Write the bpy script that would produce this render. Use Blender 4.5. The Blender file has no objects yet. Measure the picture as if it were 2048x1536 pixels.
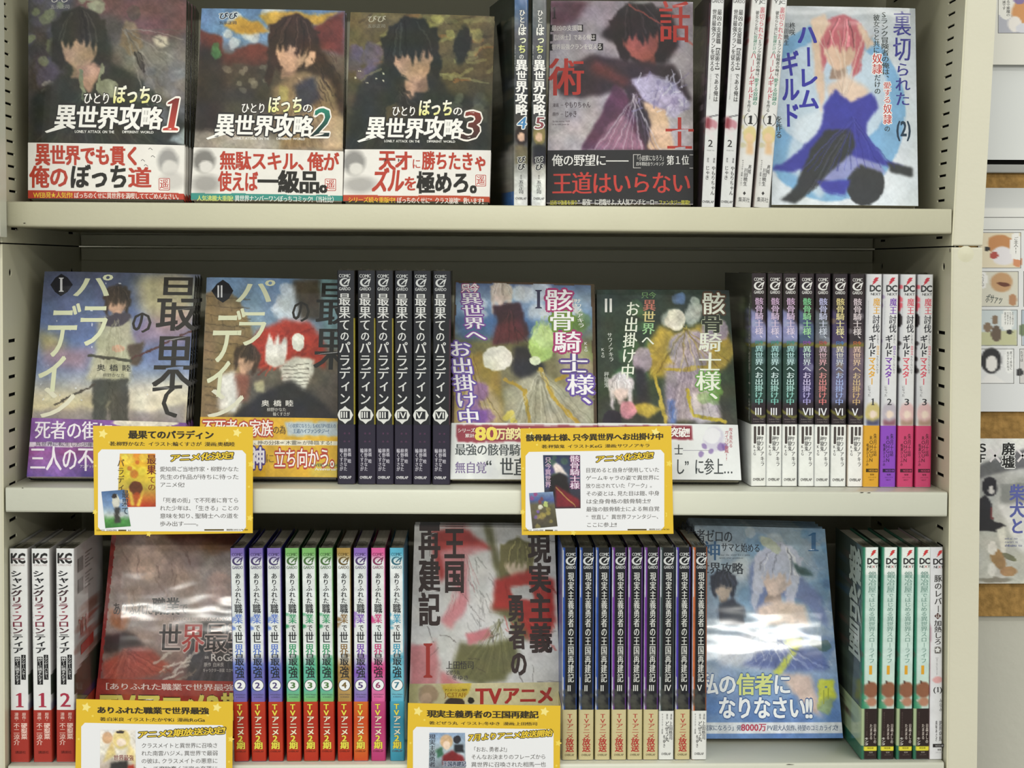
import bpy, math, random
import numpy as np

# ---------------------------------------------------------------- camera
F, PITCH, YAW, ROLL = 3900.0, 0.0620, 0.0190, -0.0033
Z0 = 1.35                                    # height of the upper shelf above the floor
CAM = np.array([0.3968, -1.6483, Z0 - 0.0486])
_s, _c = math.sin, math.cos
_f0 = np.array([_s(YAW), _c(YAW), 0.0]); _r0 = np.array([_c(YAW), -_s(YAW), 0.0]); _z0 = np.array([0, 0, 1.0])
FWD = _c(PITCH) * _f0 - _s(PITCH) * _z0
_up = _s(PITCH) * _f0 + _c(PITCH) * _z0
RIGHT = _c(ROLL) * _r0 - _s(ROLL) * _up
UP = _s(ROLL) * _r0 + _c(ROLL) * _up

scene = bpy.context.scene
COL = scene.collection
from mathutils import Matrix, Vector
cd = bpy.data.cameras.new('camera'); cam = bpy.data.objects.new('camera', cd); COL.objects.link(cam)
cd.sensor_width = 36.0; cd.lens = F * 36.0 / 2048.0; cd.clip_start = 0.05; cd.clip_end = 60
M = Matrix(((RIGHT[0], UP[0], -FWD[0], CAM[0]), (RIGHT[1], UP[1], -FWD[1], CAM[1]), (RIGHT[2], UP[2], -FWD[2], CAM[2]), (0, 0, 0, 1)))
cam.matrix_world = M
scene.camera = cam

# ---------------------------------------------------------------- light
scene.view_settings.view_transform = 'Standard'
scene.view_settings.look = 'None'
scene.view_settings.gamma = 1.0
scene.view_settings.use_curve_mapping = False
scene.view_settings.exposure = 0.05
world = bpy.data.worlds.new('room_light'); scene.world = world; world.use_nodes = True
bg = world.node_tree.nodes['Background']
bg.inputs[0].default_value = (0.97, 1.0, 0.95, 1); bg.inputs[1].default_value = 0.80


def tube(y, z, length, power, x=0.4, w=0.12):
    """a row of ceiling fluorescent tubes, parallel to the shelves"""
    l = bpy.data.lights.new('fluorescent_row', 'AREA'); l.shape = 'RECTANGLE'
    l.size = length; l.size_y = w; l.energy = power; l.color = (1.0, 0.985, 0.92)
    o = bpy.data.objects.new('fluorescent_row', l); COL.objects.link(o)
    o.location = (x, y, z)
    d = Vector((0.4, 0, Z0 - 0.2)) - o.location
    o.rotation_euler = d.to_track_quat('-Z', 'Y').to_euler()
    return o


tube(-1.75, Z0 + 1.35, 4.6, 20)
tube(-4.2, Z0 + 1.35, 8.0, 58)
tube(-7.4, Z0 + 1.35, 11.0, 128, w=0.05)


# ---------------------------------------------------------------- geometry from the photograph's measures
def ray(px, py):
    d = FWD[None, :] + np.outer((np.asarray(px, float).ravel() - 1024) / F, RIGHT) - np.outer((np.asarray(py, float).ravel() - 768) / F, UP)
    return d


def on_plane(px, py, p0, n):
    d = ray(px, py); t = ((p0 - CAM) @ n) / (d @ n)
    return CAM[None, :] + d * t[:, None]


def at(px, py, y):
    return on_plane([px], [py], np.array([0, y, 0.0]), np.array([0, 1.0, 0]))[0]


def lin(c):
    c = np.asarray(c, float) / 255.0
    return np.where(c <= 0.04045, c / 12.92, ((c + 0.055) / 1.055) ** 2.4)


GAIN = 0.86


def alb(c, g=1.0):
    return np.clip(lin(c) * GAIN * g, 0.003, 0.93)


def hexc(c):
    if isinstance(c, str):
        return tuple(int(c[i:i + 2], 16) for i in (0, 2, 4))
    return c


# ---------------------------------------------------------------- materials
def material(name, base=None, rough=0.5, coat=0.0, coat_rough=0.06, bump=0.0, bump_scale=40, attr=False, spec=0.5, metal=0.0, var=0.0, var_scale=8, stretch=(1, 1, 1)):
    m = bpy.data.materials.new(name); m.use_nodes = True
    nt = m.node_tree; b = nt.nodes['Principled BSDF']
    b.inputs['Roughness'].default_value = rough; b.inputs['Metallic'].default_value = metal
    b.inputs['Specular IOR Level'].default_value = spec
    b.inputs['Coat Weight'].default_value = coat; b.inputs['Coat Roughness'].default_value = coat_rough
    tc = nt.nodes.new('ShaderNodeTexCoord'); mp = nt.nodes.new('ShaderNodeMapping'); mp.inputs['Scale'].default_value = stretch
    nt.links.new(tc.outputs['Object'], mp.inputs[0])
    src = None
    if attr:
        a = nt.nodes.new('ShaderNodeAttribute'); a.attribute_name = 'print'; src = a.outputs['Color']
        nt.links.new(src, b.inputs['Base Color'])
    else:
        b.inputs['Base Color'].default_value = (*alb(base), 1)
    if var:
        n = nt.nodes.new('ShaderNodeTexNoise'); n.inputs['Scale'].default_value = var_scale; n.inputs['Detail'].default_value = 5
        nt.links.new(mp.outputs[0], n.inputs[0])
        r = nt.nodes.new('ShaderNodeMapRange'); r.inputs[1].default_value = 0.3; r.inputs[2].default_value = 0.7
        r.inputs[3].default_value = 1 - var; r.inputs[4].default_value = 1 + var * 0.5
        nt.links.new(n.outputs[0], r.inputs[0])
        mx = nt.nodes.new('ShaderNodeVectorMath'); mx.operation = 'SCALE'
        if src is not None: nt.links.new(src, mx.inputs[0])
        else: mx.inputs[0].default_value = tuple(alb(base))
        nt.links.new(r.outputs[0], mx.inputs['Scale']); nt.links.new(mx.outputs[0], b.inputs['Base Color'])
    if bump:
        n = nt.nodes.new('ShaderNodeTexNoise'); n.inputs['Scale'].default_value = bump_scale; n.inputs['Detail'].default_value = 2.0
        nt.links.new(mp.outputs[0], n.inputs[0])
        bp = nt.nodes.new('ShaderNodeBump'); bp.inputs['Strength'].default_value = 1.0; bp.inputs['Distance'].default_value = bump
        nt.links.new(n.outputs[0], bp.inputs['Height'])
        nt.links.new(bp.outputs[0], b.inputs['Coat Normal' if coat else 'Normal'])
    return m


M_WRAP = material('printed_cover_in_film', rough=0.5, coat=0.55, coat_rough=0.05, bump=0.00024, bump_scale=14, attr=True, spec=0.1, stretch=(1.0, 1, 2.2))
M_SPINE = material('printed_spine_in_film', rough=0.5, coat=0.45, coat_rough=0.10, bump=0.0005, bump_scale=40, attr=True, spec=0.1, stretch=(2, 1, 0.5))
M_PAPER = material('printed_paper', rough=0.55, attr=True, spec=0.35)
M_PAGES = material('page_edges', (214, 208, 192), rough=0.9, spec=0.2, var=0.18, var_scale=30, stretch=(40, 1, 1))
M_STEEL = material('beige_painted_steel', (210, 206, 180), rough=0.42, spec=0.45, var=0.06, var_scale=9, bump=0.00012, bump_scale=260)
M_STEEL_LIT = material('painted_steel_lit_tone', (221, 221, 204), rough=0.38, spec=0.5, var=0.05, var_scale=9, bump=0.00012, bump_scale=260)  # same steel paint, with the whiter light put into its colour
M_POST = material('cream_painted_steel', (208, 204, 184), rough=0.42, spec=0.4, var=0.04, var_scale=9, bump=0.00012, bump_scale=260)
M_DARK = material('dark_gap', (14, 13, 10), rough=0.9, spec=0.1)
M_WALL = material('grey_plaster', (196, 194, 182), rough=0.85, spec=0.2, var=0.05, var_scale=6, bump=0.0004, bump_scale=120)
M_CORK = material('cork', (168, 132, 78), rough=0.95, spec=0.1, var=0.35, var_scale=160, bump=0.0008, bump_scale=300)
M_FLOOR = material('floor_vinyl', (150, 146, 136), rough=0.5, var=0.1, var_scale=3)
M_RULE = material('board_frame_metal', (158, 158, 154), rough=0.4, spec=0.5)
M_SCRATCH = material('chipped_paint', (62, 56, 44), rough=0.8)

mfilm = bpy.data.materials.new('clear_film'); mfilm.use_nodes = True
_nt = mfilm.node_tree; _nt.nodes.clear()
_o = _nt.nodes.new('ShaderNodeOutputMaterial'); _mix = _nt.nodes.new('ShaderNodeMixShader'); _t = _nt.nodes.new('ShaderNodeBsdfTransparent')
_g = _nt.nodes.new('ShaderNodeBsdfGlossy'); _g.inputs['Roughness'].default_value = 0.12; _fr = _nt.nodes.new('ShaderNodeFresnel'); _fr.inputs[0].default_value = 1.9
_nt.links.new(_fr.outputs[0], _mix.inputs[0]); _nt.links.new(_t.outputs[0], _mix.inputs[1]); _nt.links.new(_g.outputs[0], _mix.inputs[2]); _nt.links.new(_mix.outputs[0], _o.inputs[0])


# ---------------------------------------------------------------- objects
def link(o, parent=None):
    COL.objects.link(o)
    if parent is not None: o.parent = parent
    return o


def thing(name, label, cat, loc=(0, 0, 0), rot=(0, 0, 0), group=None):
    o = bpy.data.objects.new(name, None); COL.objects.link(o)
    o.empty_display_size = 0.02; o.location = loc; o.rotation_euler = rot
    o['label'] = label; o['category'] = cat
    if group: o['group'] = group
    return o


def mesh_obj(name, verts, faces, mat, parent=None, cols=None, smooth=False):
    """cols: one colour (0-1 linear) per vertex, kept as the colour attribute 'print'"""
    me = bpy.data.meshes.new(name)
    verts = np.asarray(verts, np.float32)
    if isinstance(faces, np.ndarray):
        k = faces.shape[1]; nf = len(faces)
        me.vertices.add(len(verts)); me.vertices.foreach_set('co', verts.ravel())
        me.loops.add(nf * k); me.loops.foreach_set('vertex_index', faces.astype(np.int32).ravel())
        me.polygons.add(nf); me.polygons.foreach_set('loop_start', np.arange(0, nf * k, k, dtype=np.int32))
        me.update(calc_edges=True)
    else:
        me.from_pydata(verts.tolist(), [], faces); me.update()
    if cols is not None:
        a = me.color_attributes.new('print', 'FLOAT_COLOR', 'POINT')
        c = np.ones((len(verts), 4), np.float32); c[:, :3] = cols
        a.data.foreach_set('color', c.ravel())
    if smooth: me.polygons.foreach_set('use_smooth', np.ones(len(me.polygons), bool))
    me.materials.append(mat)
    return link(bpy.data.objects.new(name, me), parent)


def box_data(x0, x1, y0, y1, z0, z1, b=0.0):
    """a box, its front long edges rounded by b when given"""
    if b <= 0:
        v = [(x, y, z) for z in (z0, z1) for y in (y0, y1) for x in (x0, x1)]
        f = [(0, 2, 3, 1), (4, 5, 7, 6), (0, 1, 5, 4), (2, 6, 7, 3), (0, 4, 6, 2), (1, 3, 7, 5)]
        return v, f
    prof = [(y1, z0), (y1, z1)]
    for k in range(5):
        a = math.pi / 2 * k / 4; prof.append((y0 + b - b * _s(a), z1 - b + b * _c(a)))
    for k in range(5):
        a = math.pi / 2 * k / 4; prof.append((y0 + b - b * _c(a), z0 + b - b * _s(a)))
    n = len(prof)
    v = [(x0, y, z) for y, z in prof] + [(x1, y, z) for y, z in prof]
    f = [tuple(range(n)), tuple(range(2 * n - 1, n - 1, -1))]
    for i in range(n):
        j = (i + 1) % n; f.append((i, i + n, j + n, j))
    return v, f


def box(name, dims, mat, parent=None, b=0.0, smooth=False, col=None):
    v, f = box_data(*dims, b=b)
    o = mesh_obj(name, v, f, mat, parent, None if col is None else np.tile(alb(col), (len(v), 1)))
    return o


# ---------------------------------------------------------------- noise and the print painter
def vnoise(h, w, cell, seed):
    r = np.random.RandomState(seed)
    gh, gw = int(h / cell) + 3, int(w / cell) + 3
    g = r.rand(gh, gw)
    yy = np.arange(h) / cell; xx = np.arange(w) / cell
    y0 = yy.astype(int); x0 = xx.astype(int); fy = yy - y0; fx = xx - x0
    fy = (fy * fy * (3 - 2 * fy))[:, None]; fx = (fx * fx * (3 - 2 * fx))[None, :]
    a = g[y0][:, x0]; b = g[y0][:, x0 + 1]; c = g[y0 + 1][:, x0]; d = g[y0 + 1][:, x0 + 1]
    return (a * (1 - fx) + b * fx) * (1 - fy) + (c * (1 - fx) + d * fx) * fy - 0.5


class Art:
    """flat print painted on a fine grid: coordinates are pixels of the photograph or of the spine layout"""
    def __init__(s, x0, y0, x1, y1, cell, base, warp=5, seed=1, busy=0.12):
        s.x0, s.y0, s.cell = x0, y0, cell
        s.w = int(math.ceil((x1 - x0) / cell)) + 1; s.h = int(math.ceil((y1 - y0) / cell)) + 1
        s.x1, s.y1 = x1, y1
        X, Y = np.meshgrid(np.linspace(x0, x1, s.w), np.linspace(y0, y1, s.h))
        wx = vnoise(s.h, s.w, 14 / cell, seed) + 0.5 * vnoise(s.h, s.w, 5 / cell, seed + 9)
        wy = vnoise(s.h, s.w, 14 / cell, seed + 1) + 0.5 * vnoise(s.h, s.w, 5 / cell, seed + 7)
        s.RX, s.RY = X, Y
        s.X, s.Y = X + wx * 0.9 * warp, Y + wy * 0.9 * warp
        s.c = np.zeros((s.h, s.w, 3)); s.c[:] = hexc(base)
        s.busy, s.seed = busy, seed

    def mix(s, m, col):
        m = np.clip(m, 0, 1)[..., None]; s.c = s.c * (1 - m) + np.array(hexc(col), float) * m

    def grad(s, stops, a=1.0, axis='y'):
        P = s.RY if axis == 'y' else s.RX
        t = [q[0] for q in stops]
        g = np.stack([np.interp(P, t, [hexc(q[1])[k] for q in stops]) for k in range(3)], -1)
        s.c = s.c * (1 - a) + g * a; return s

    def poly(s, col, pts, soft=0, a=1.0, sharp=False):
        X, Y = (s.RX, s.RY) if sharp else (s.X, s.Y)
        ins = np.zeros(X.shape, bool); n = len(pts)
        for i in range(n):
            xa, ya = pts[i]; xb, yb = pts[(i + 1) % n]
            if ya == yb: continue
            c = (Y >= min(ya, yb)) & (Y < max(ya, yb))
            ins ^= c & (X < (xb - xa) * (Y - ya) / (yb - ya) + xa)
        m = ins.astype(float)
        k = int(soft / s.cell)
        if not k and not sharp: k = 1
        for _ in range((2 if soft >= s.cell else 1) if k else 0):
            kk = 2 * k + 1
            cs = np.cumsum(np.pad(m, ((k + 1, k), (0, 0)), mode='edge'), 0); m = (cs[kk:] - cs[:-kk]) / kk
            cs = np.cumsum(np.pad(m, ((0, 0), (k + 1, k)), mode='edge'), 1); m = (cs[:, kk:] - cs[:, :-kk]) / kk
        s.mix(m * a, col); return s

    def ell(s, col, cx, cy, rx, ry, rot=0, soft=0.15, a=1.0):
        r = math.radians(rot); dx, dy = s.X - cx, s.Y - cy
        u = (dx * _c(r) + dy * _s(r)) / rx; v = (-dx * _s(r) + dy * _c(r)) / ry
        s.mix(np.clip((1 - np.sqrt(u * u + v * v)) / max(soft, 0.02) + 0.5, 0, 1) * a, col); return s

    def line(s, col, pts, w=2, a=1.0):
        m = np.zeros(s.X.shape)
        for (xa, ya), (xb, yb) in zip(pts[:-1], pts[1:]):
            L = (xb - xa) ** 2 + (yb - ya) ** 2 + 1e-6
            t = np.clip(((s.X - xa) * (xb - xa) + (s.Y - ya) * (yb - ya)) / L, 0, 1)
            d = np.hypot(s.X - xa - t * (xb - xa), s.Y - ya - t * (yb - ya))
            m = np.maximum(m, np.clip((w / 2 - d) / 1.5 + 0.5, 0, 1))
        s.mix(m * a, col); return s

    def head(s, cx, cy, w, hair, skin, lit=None, tilt=0, long=0.0, seed=1):
        """an anonymous drawn head without features: hair mass, pointed chin, fringe"""
        r = random.Random(seed); t = math.radians(tilt)
        q = lambda P: [(cx + w * (x * _c(t) - y * _s(t)), cy + w * (x * _s(t) + y * _c(t))) for x, y in P]
        dk = tuple(v * 0.72 for v in hexc(skin)); lit = lit or tuple(min(v * 1.5 + 14, 255) for v in hexc(hair))
        L = long
        s.poly(hair, q([(-.62, .05), (-.66, -.35), (-.42, -.78), (0, -.95), (.42, -.80), (.66, -.36), (.62, .05), (.60, .35 + L), (.42, .62 + L), (.30, .2), (-.30, .2), (-.44, .58 + L), (-.60, .32 + L)]), 1)
        s.poly(dk, q([(-.16, .35), (.2, .35), (.24, .8), (-.2, .8)]), 1)
        s.poly(skin, q([(-.42, -.28), (.42, -.28), (.43, .08), (.30, .36), (.04, .58), (-.06, .58), (-.31, .36), (-.43, .08)]), 1)
        s.poly(dk, q([(.20, -.2), (.42, -.2), (.42, .08), (.28, .36), (.12, .5)]), 2, .35)
        n = 7
        for k in range(n):
            x0 = -.56 + 1.0 * k / (n - 1); ln = r.uniform(-.02, .22) + (0.3 if k in (0, n - 1) else 0)
            s.poly(hair, q([(x0 - .12, -.6), (x0 + .2, -.6), (x0 + .17, -.2), (x0 + .05 + r.uniform(-.05, .05), ln), (x0 - .06, -.2)]), 0)
        for k in range(8):
            a = r.uniform(-.5, .5); s.line(lit if k % 2 else tuple(v * 0.6 for v in hexc(hair)), q([(a * .5, -.86 + .2 * abs(a)), (a * .95, -.45), (a * 1.15, -.1)]), w * .035, .55)
        return s

    def folds(s, dark, light, pts, n=10, seed=1, w=2.0):
        """loose cloth folds fanning between the first and the last of the given points"""
        r = random.Random(seed)
        for k in range(n):
            t = k / max(n - 1, 1); a = pts[0]; b = (pts[1][0] * (1 - t) + pts[2][0] * t, pts[1][1] * (1 - t) + pts[2][1] * t)
            m = ((a[0] + b[0]) / 2 + r.uniform(-6, 6), (a[1] + b[1]) / 2 + r.uniform(-6, 6))
            s.line(dark if k % 2 else light, [(a[0] + r.uniform(-6, 6), a[1] + r.uniform(-4, 4)), m, b], w * r.uniform(.6, 1.3), .45)
        return s

    def spots(s, col, n, x0, y0, x1, y1, r0, r1, a=0.7, seed=0, asp=1.0):
        r = random.Random(seed + s.seed)
        for _ in range(n):
            q = r.uniform(r0, r1)
            s.ell(col, r.uniform(x0, x1), r.uniform(y0, y1), q * asp, q, r.uniform(0, 180), 0.4, a)
        return s

    def strokes(s, cols, n, box, L, w, ang, a=0.6, seed=0, spread=25):
        r = random.Random(seed + s.seed)
        for _ in range(n):
            x, y = r.uniform(box[0], box[2]), r.uniform(box[1], box[3]); t = math.radians(ang + r.uniform(-spread, spread)); l = r.uniform(0.4, 1) * L
            s.line(r.choice(cols), [(x, y), (x + _c(t) * l, y + _s(t) * l)], r.uniform(0.5, 1) * w, a)
        return s

    def done(s):
        if s.busy:
            for k, cl in enumerate((22, 9, 4)):
                s.c = s.c * (1 + s.busy * (1.6, 1.2, 0.9)[k] * vnoise(s.h, s.w, max(cl / s.cell, 1.2), s.seed + 20 + k))[..., None]
            s.c[..., 2] += 14 * s.busy * 8 * vnoise(s.h, s.w, 30 / s.cell, s.seed + 31)
            s.c[..., 0] += 10 * s.busy * 8 * vnoise(s.h, s.w, 26 / s.cell, s.seed + 32)
            for k, ang in enumerate((0.9, -0.7)):        # fine brush direction
                U = s.RX * _c(ang) + s.RY * _s(ang); V = -s.RX * _s(ang) + s.RY * _c(ang)
                U = U + s.X - s.RX + 6; V = V + 3 * (s.Y - s.RY)
                g = vnoise(180, 420, 1, s.seed + 50 + k)
                a = g[((V - V.min()) / 26).astype(int) % 180, ((U - U.min()) / 2.6).astype(int) % 420]
                s.c = s.c * (1 + s.busy * 0.55 * a)[..., None]
        s.c = np.clip(s.c, 0, 255); return s

    def sample(s, px, py):
        i = np.clip((np.asarray(py) - s.y0) / (s.y1 - s.y0) * (s.h - 1), 0, s.h - 1).round().astype(int)
        j = np.clip((np.asarray(px) - s.x0) / (s.x1 - s.x0) * (s.w - 1), 0, s.w - 1).round().astype(int)
        return alb(s.c[i, j])


# ---------------------------------------------------------------- lettering
GLYPH = {}
ROT = set('ー―—–～~「」『』【】（）()〈〉《》[]：:-…‐＜＞≪≫')
SMALL = set('ぁぃぅぇぉっゃゅょァィゥェォッャュョ')


def load_glyphs(chars):
    objs = []
    for ch in sorted(set(chars) - set(' \u3000') | {'国', 'H'}):
        c = bpy.data.curves.new('glyph', 'FONT'); c.body = ch; c.size = 1; c.resolution_u = 2
        o = bpy.data.objects.new('glyph', c); COL.objects.link(o); objs.append((ch, o, c))
    dg = bpy.context.evaluated_depsgraph_get()
    raw = {}
    for ch, o, c in objs:
        me = bpy.data.meshes.new_from_object(o.evaluated_get(dg))
        v = np.zeros(len(me.vertices) * 3, np.float32); me.vertices.foreach_get('co', v); v = v.reshape(-1, 3)[:, :2].astype(float)
        me.calc_loop_triangles(); t = np.zeros(len(me.loop_triangles) * 3, np.int32); me.loop_triangles.foreach_get('vertices', t)
        raw[ch] = (v, t.reshape(-1, 3)); bpy.data.meshes.remove(me)
    for ch, o, c in objs:
        bpy.data.objects.remove(o); bpy.data.curves.remove(c)
    k = raw['国'][0]; em = (k[:, 0].max() - k[:, 0].min()) / 0.86
    bot = k[:, 1].min() - 0.06 * em; lef = k[:, 0].min() - 0.07 * em
    for ch, (v, t) in raw.items():
        if not len(v): continue
        if ord(ch) < 0x250:                       # latin: own advance, baseline kept
            hh = raw['H'][0]; s = 0.80 / (hh[:, 1].max() - hh[:, 1].min())
            x0 = v[:, 0].min(); w = v[:, 0].max() - x0
            GLYPH[ch] = (np.stack([(v[:, 0] - x0) * s, v[:, 1] * s + 0.10], 1), t, w * s + 0.07)
        else:
            GLYPH[ch] = (np.stack([(v[:, 0] - lef) / em, (v[:, 1] - bot) / em], 1), t, 1.0)


    one = np.array([(0.34, 0.08), (0.66, 0.08), (0.66, 0.13), (0.56, 0.16), (0.56, 0.92), (0.50, 0.92), (0.34, 0.80), (0.34, 0.76), (0.45, 0.80), (0.45, 0.16), (0.34, 0.13)])
    GLYPH['1'] = (one - np.array([0.25, 0]), [tuple(range(11))], 0.52)
    bar = [(0.30, 0.06), (0.70, 0.06), (0.70, 0.10), (0.58, 0.14), (0.58, 0.86), (0.70, 0.90), (0.70, 0.94), (0.30, 0.94), (0.30, 0.90), (0.42, 0.86), (0.42, 0.14), (0.30, 0.10)]
    GLYPH['Ⅰ'] = (np.array(bar), [tuple(range(12))], 1.0)


STAMP = {0: [(0, 0)], 1: [(-.018, 0), (.018, 0)], 2: [(-.032, -.02), (.032, .02), (-.032, .02), (.032, -.02)],
         3: [(-.042, -.025), (.042, .025), (-.042, .025), (.042, -.025), (0, 0)], 'm': [(-.02, 0), (.02, 0)]}


def ring(r, n=8):
    return [(r * _c(2 * math.pi * k / n), r * _s(2 * math.pi * k / n)) for k in range(n)]


class Print:
    """flat lettering and marks: many small flat pieces, a hair above the surface"""
    def __init__(s):
        s.vs, s.Fa, s.C, s.L, s.n = [], [], [], [], 0

    def add(s, pts, faces, col, lay, col2=None):
        pts = np.asarray(pts, float); s.vs.append(pts); s.L.append(np.full(len(pts), lay))
        if callable(col): c = alb(col(pts))
        elif col2 is not None:
            t = (pts[:, 1] - pts[:, 1].min()) / max(np.ptp(pts[:, 1]), 1e-6)
            c = alb(np.array(hexc(col), float)[None] * (1 - t[:, None]) + np.array(hexc(col2), float)[None] * t[:, None])
        else: c = np.tile(alb(hexc(col)), (len(pts), 1))
        s.C.append(c)
        s.Fa += [tuple(int(i) + s.n for i in f) for f in faces]; s.n += len(pts)

    def poly(s, col, pts, lay=1.0, col2=None):
        s.add(pts, [tuple(range(len(pts)))], col, lay, col2); return s

    def rect(s, col, x0, y0, x1, y1, lay=1.0, r=0, sk=0, lean=0, col2=None):
        if r:
            p = []
            for cx, cy, a0 in ((x1 - r, y0 + r, -90), (x1 - r, y1 - r, 0), (x0 + r, y1 - r, 90), (x0 + r, y0 + r, 180)):
                for k in range(5):
                    a = math.radians(a0 + 22.5 * k); p.append((cx + r * _c(a), cy + r * _s(a)))
        else: p = [(x0, y0), (x1, y0), (x1, y1), (x0, y1)]
        p = [(x + lean * (y1 - y) / max(y1 - y0, 1), y + sk * (x - x0)) for x, y in p]
        return s.poly(col, p, lay, col2)

    def ell(s, col, cx, cy, rx, ry, lay=1.0, n=20):
        return s.poly(col, [(cx + rx * _c(2 * math.pi * k / n), cy + ry * _s(2 * math.pi * k / n)) for k in range(n)], lay)

    def star(s, col, cx, cy, r, lay=1.0, rot=0, q=0.5):
        return s.poly(col, [(cx + (r if k % 2 == 0 else r * q) * _s(math.radians(36 * k + rot)), cy - (r if k % 2 == 0 else r * q) * _c(math.radians(36 * k + rot))) for k in range(10)], lay)

    def glyph(s, ch, x0, y0, x1, y1, col, w=0, lay=1.5, rot90=False, f=None, col2=None, stamps=None):
        if ch not in GLYPH: return
        v, t, adv = GLYPH[ch]
        for k, (dx, dy) in enumerate(stamps or STAMP[w]):
            g = v + np.array([dx, dy])
            if ord(ch) < 0x250: g = g * np.array([1 / adv, 1.0]) if not rot90 else g
            if rot90: g = np.stack([g[:, 1], 1 - g[:, 0]], 1)
            p = np.stack([x0 + g[:, 0] * (x1 - x0), y1 - g[:, 1] * (y1 - y0)], 1)
            if f is not None: p = f(p)
            s.add(p, t, col, lay + 0.035 * k, col2)

    def _ol(s, ol, args, kw):
        if ol:
            c, r, n = (ol + (8,))[:3]
            s.glyph(*args, c, stamps=ring(r, n), lay=kw['lay'] - 0.7, rot90=kw['rot90'], f=kw['f'])

    def H(s, text, x0, y0, x1, y1, col, w=0, sk=0.0, slant=0.0, lay=1.5, ol=None, cols=None, col2=None, tall=None):
        """text from left to right filling the box x0..x1, y0..y1; sk: fall per pixel; cols: {char index: colour}"""
        ad = [0.5 if c in ' 　' else 0.62 if c in '、。' else (GLYPH[c][2] if c in GLYPH else 1) for c in text]
        k = (x1 - x0) / sum(ad); x = x0

        def f(p): return np.stack([p[:, 0] + slant * (y1 - p[:, 1]), p[:, 1] + sk * (p[:, 0] - x0)], 1)
        for i, ch in enumerate(text):
            c = cols.get(i, col) if cols else col
            ww = ad[i] * k; q = k if ch in '、。' else ww
            kw = dict(lay=lay, rot90=False, f=f)
            a = (ch, x, y0, x + q, y1)
            if tall and i in tall: a = (ch, x, y0 - tall[i] * (y1 - y0), x + q, y1 + 0.3 * tall[i] * (y1 - y0))
            s._ol(ol, a, kw)
            s.glyph(*a, c, w=w, col2=col2, **kw)
            x += ww
        return s

    def V(s, text, x0, y0, x1, y1, col, w=0, lean=0.0, lay=1.5, ol=None, cols=None, col2=None, sizes=None, grad=None):
        """text from top to bottom filling the box; lean: how far the top is shifted to the right"""
        ad = [0.6 if c in ' 　' else 0.7 if c in '、。・·:' else (sizes.get(i, 1) if sizes else 1) for i, c in enumerate(text)]
        k = (y1 - y0) / sum(ad); y = y0; W = x1 - x0

        def f(p): return np.stack([p[:, 0] + lean * (y1 - p[:, 1]) / (y1 - y0), p[:, 1]], 1)
        for i, ch in enumerate(text):
            c = cols.get(i, col) if cols else col
            if grad:
                t = i / max(len(text) - 1, 1); xs = np.linspace(0, 1, len(grad))
                c = tuple(np.interp(t, xs, [hexc(g)[j] for g in grad]) for j in range(3))
            hh = ad[i] * k; sz = sizes.get(i, 1) if sizes else 1
            ww = W * min(sz, 1.15) if sz < 1 else W
            xa = x0 + (W - ww) / 2
            if ch in ROT: a = (ch, xa, y, xa + ww, y + hh); r9 = True
            elif ch in '、。': a = (ch, xa + 0.55 * ww, y - 0.55 * k, xa + 1.55 * ww, y + 0.45 * k); r9 = False
            elif ch in SMALL: a = (ch, xa + 0.1 * ww, y - 0.08 * hh, xa + 1.1 * ww, y + 0.92 * hh); r9 = False
            elif ord(ch) < 0x250:
                q = min(GLYPH[ch][2], 1.2) * ww if ch in GLYPH else ww
                a = (ch, xa + (ww - q) / 2, y, xa + (ww + q) / 2, y + hh); r9 = False
            else: a = (ch, xa, y, xa + ww, y + hh); r9 = False
            kw = dict(lay=lay, rot90=r9, f=f)
            s._ol(ol, a, kw)
            s.glyph(*a, c, w=w, col2=col2, **kw)
            y += hh
        return s

    def emblem_g(s, col, cx, cy, r, lay=1.5, lean=0):
        """the swirl emblem between the two words at the head of a spine"""
        o, i = [], []
        for k in range(15):
            a = math.radians(-62 - 258 * k / 14)
            o.append((cx + 1.22 * r * _c(a), cy + 1.0 * r * _s(a))); i.append((cx + (0.16 + 0.90 * _c(a)) * r, cy + (-0.06 + 0.72 * _s(a)) * r))
        s.poly(col, o + i[::-1], lay)
        P = [(-0.32, 0.30), (0.55, -0.62), (1.30, -0.98), (1.12, -0.35), (0.98, 0.12), (0.82, 0.42), (0.58, 0.30), (0.74, -0.05), (0.80, -0.38), (0.30, 0.02), (-0.02, 0.34)]
        s.poly(col, [(cx + r * a, cy + r * b) for a, b in P], lay + 0.2)
        return s

    def bolt(s, col, cx, cy, r, lay=1.5):
        P = [(0.15, -1), (1.0, -0.95), (0.55, -0.35), (0.95, -0.3), (0.1, 0.25), (0.3, 0.3), (-0.95, 1.15), (-0.45, 0.35), (-0.75, 0.3), (-0.2, -0.3), (-0.5, -0.3)]
        return s.poly(col, [(cx + r * a, cy + r * b) for a, b in P], lay)

    def build(s, name, mapf, mat, parent, step=0.00010, axis=(0, 1.0, 0)):
        if not s.vs: return None
        V = np.concatenate(s.vs); L = np.concatenate(s.L)
        P = mapf(V[:, 0], V[:, 1]); P = P - np.outer(L * step, np.array(axis))
        return mesh_obj(name, P, s.Fa, mat, parent, np.concatenate(s.C))


# ---------------------------------------------------------------- shelves: heights taken at the two ends of each lip
def lip(xl, yl, xr, yr):
    a, b = at(xl, yl, 0), at(xr, yr, 0); return a[0], a[2], b[0], b[2]


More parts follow.
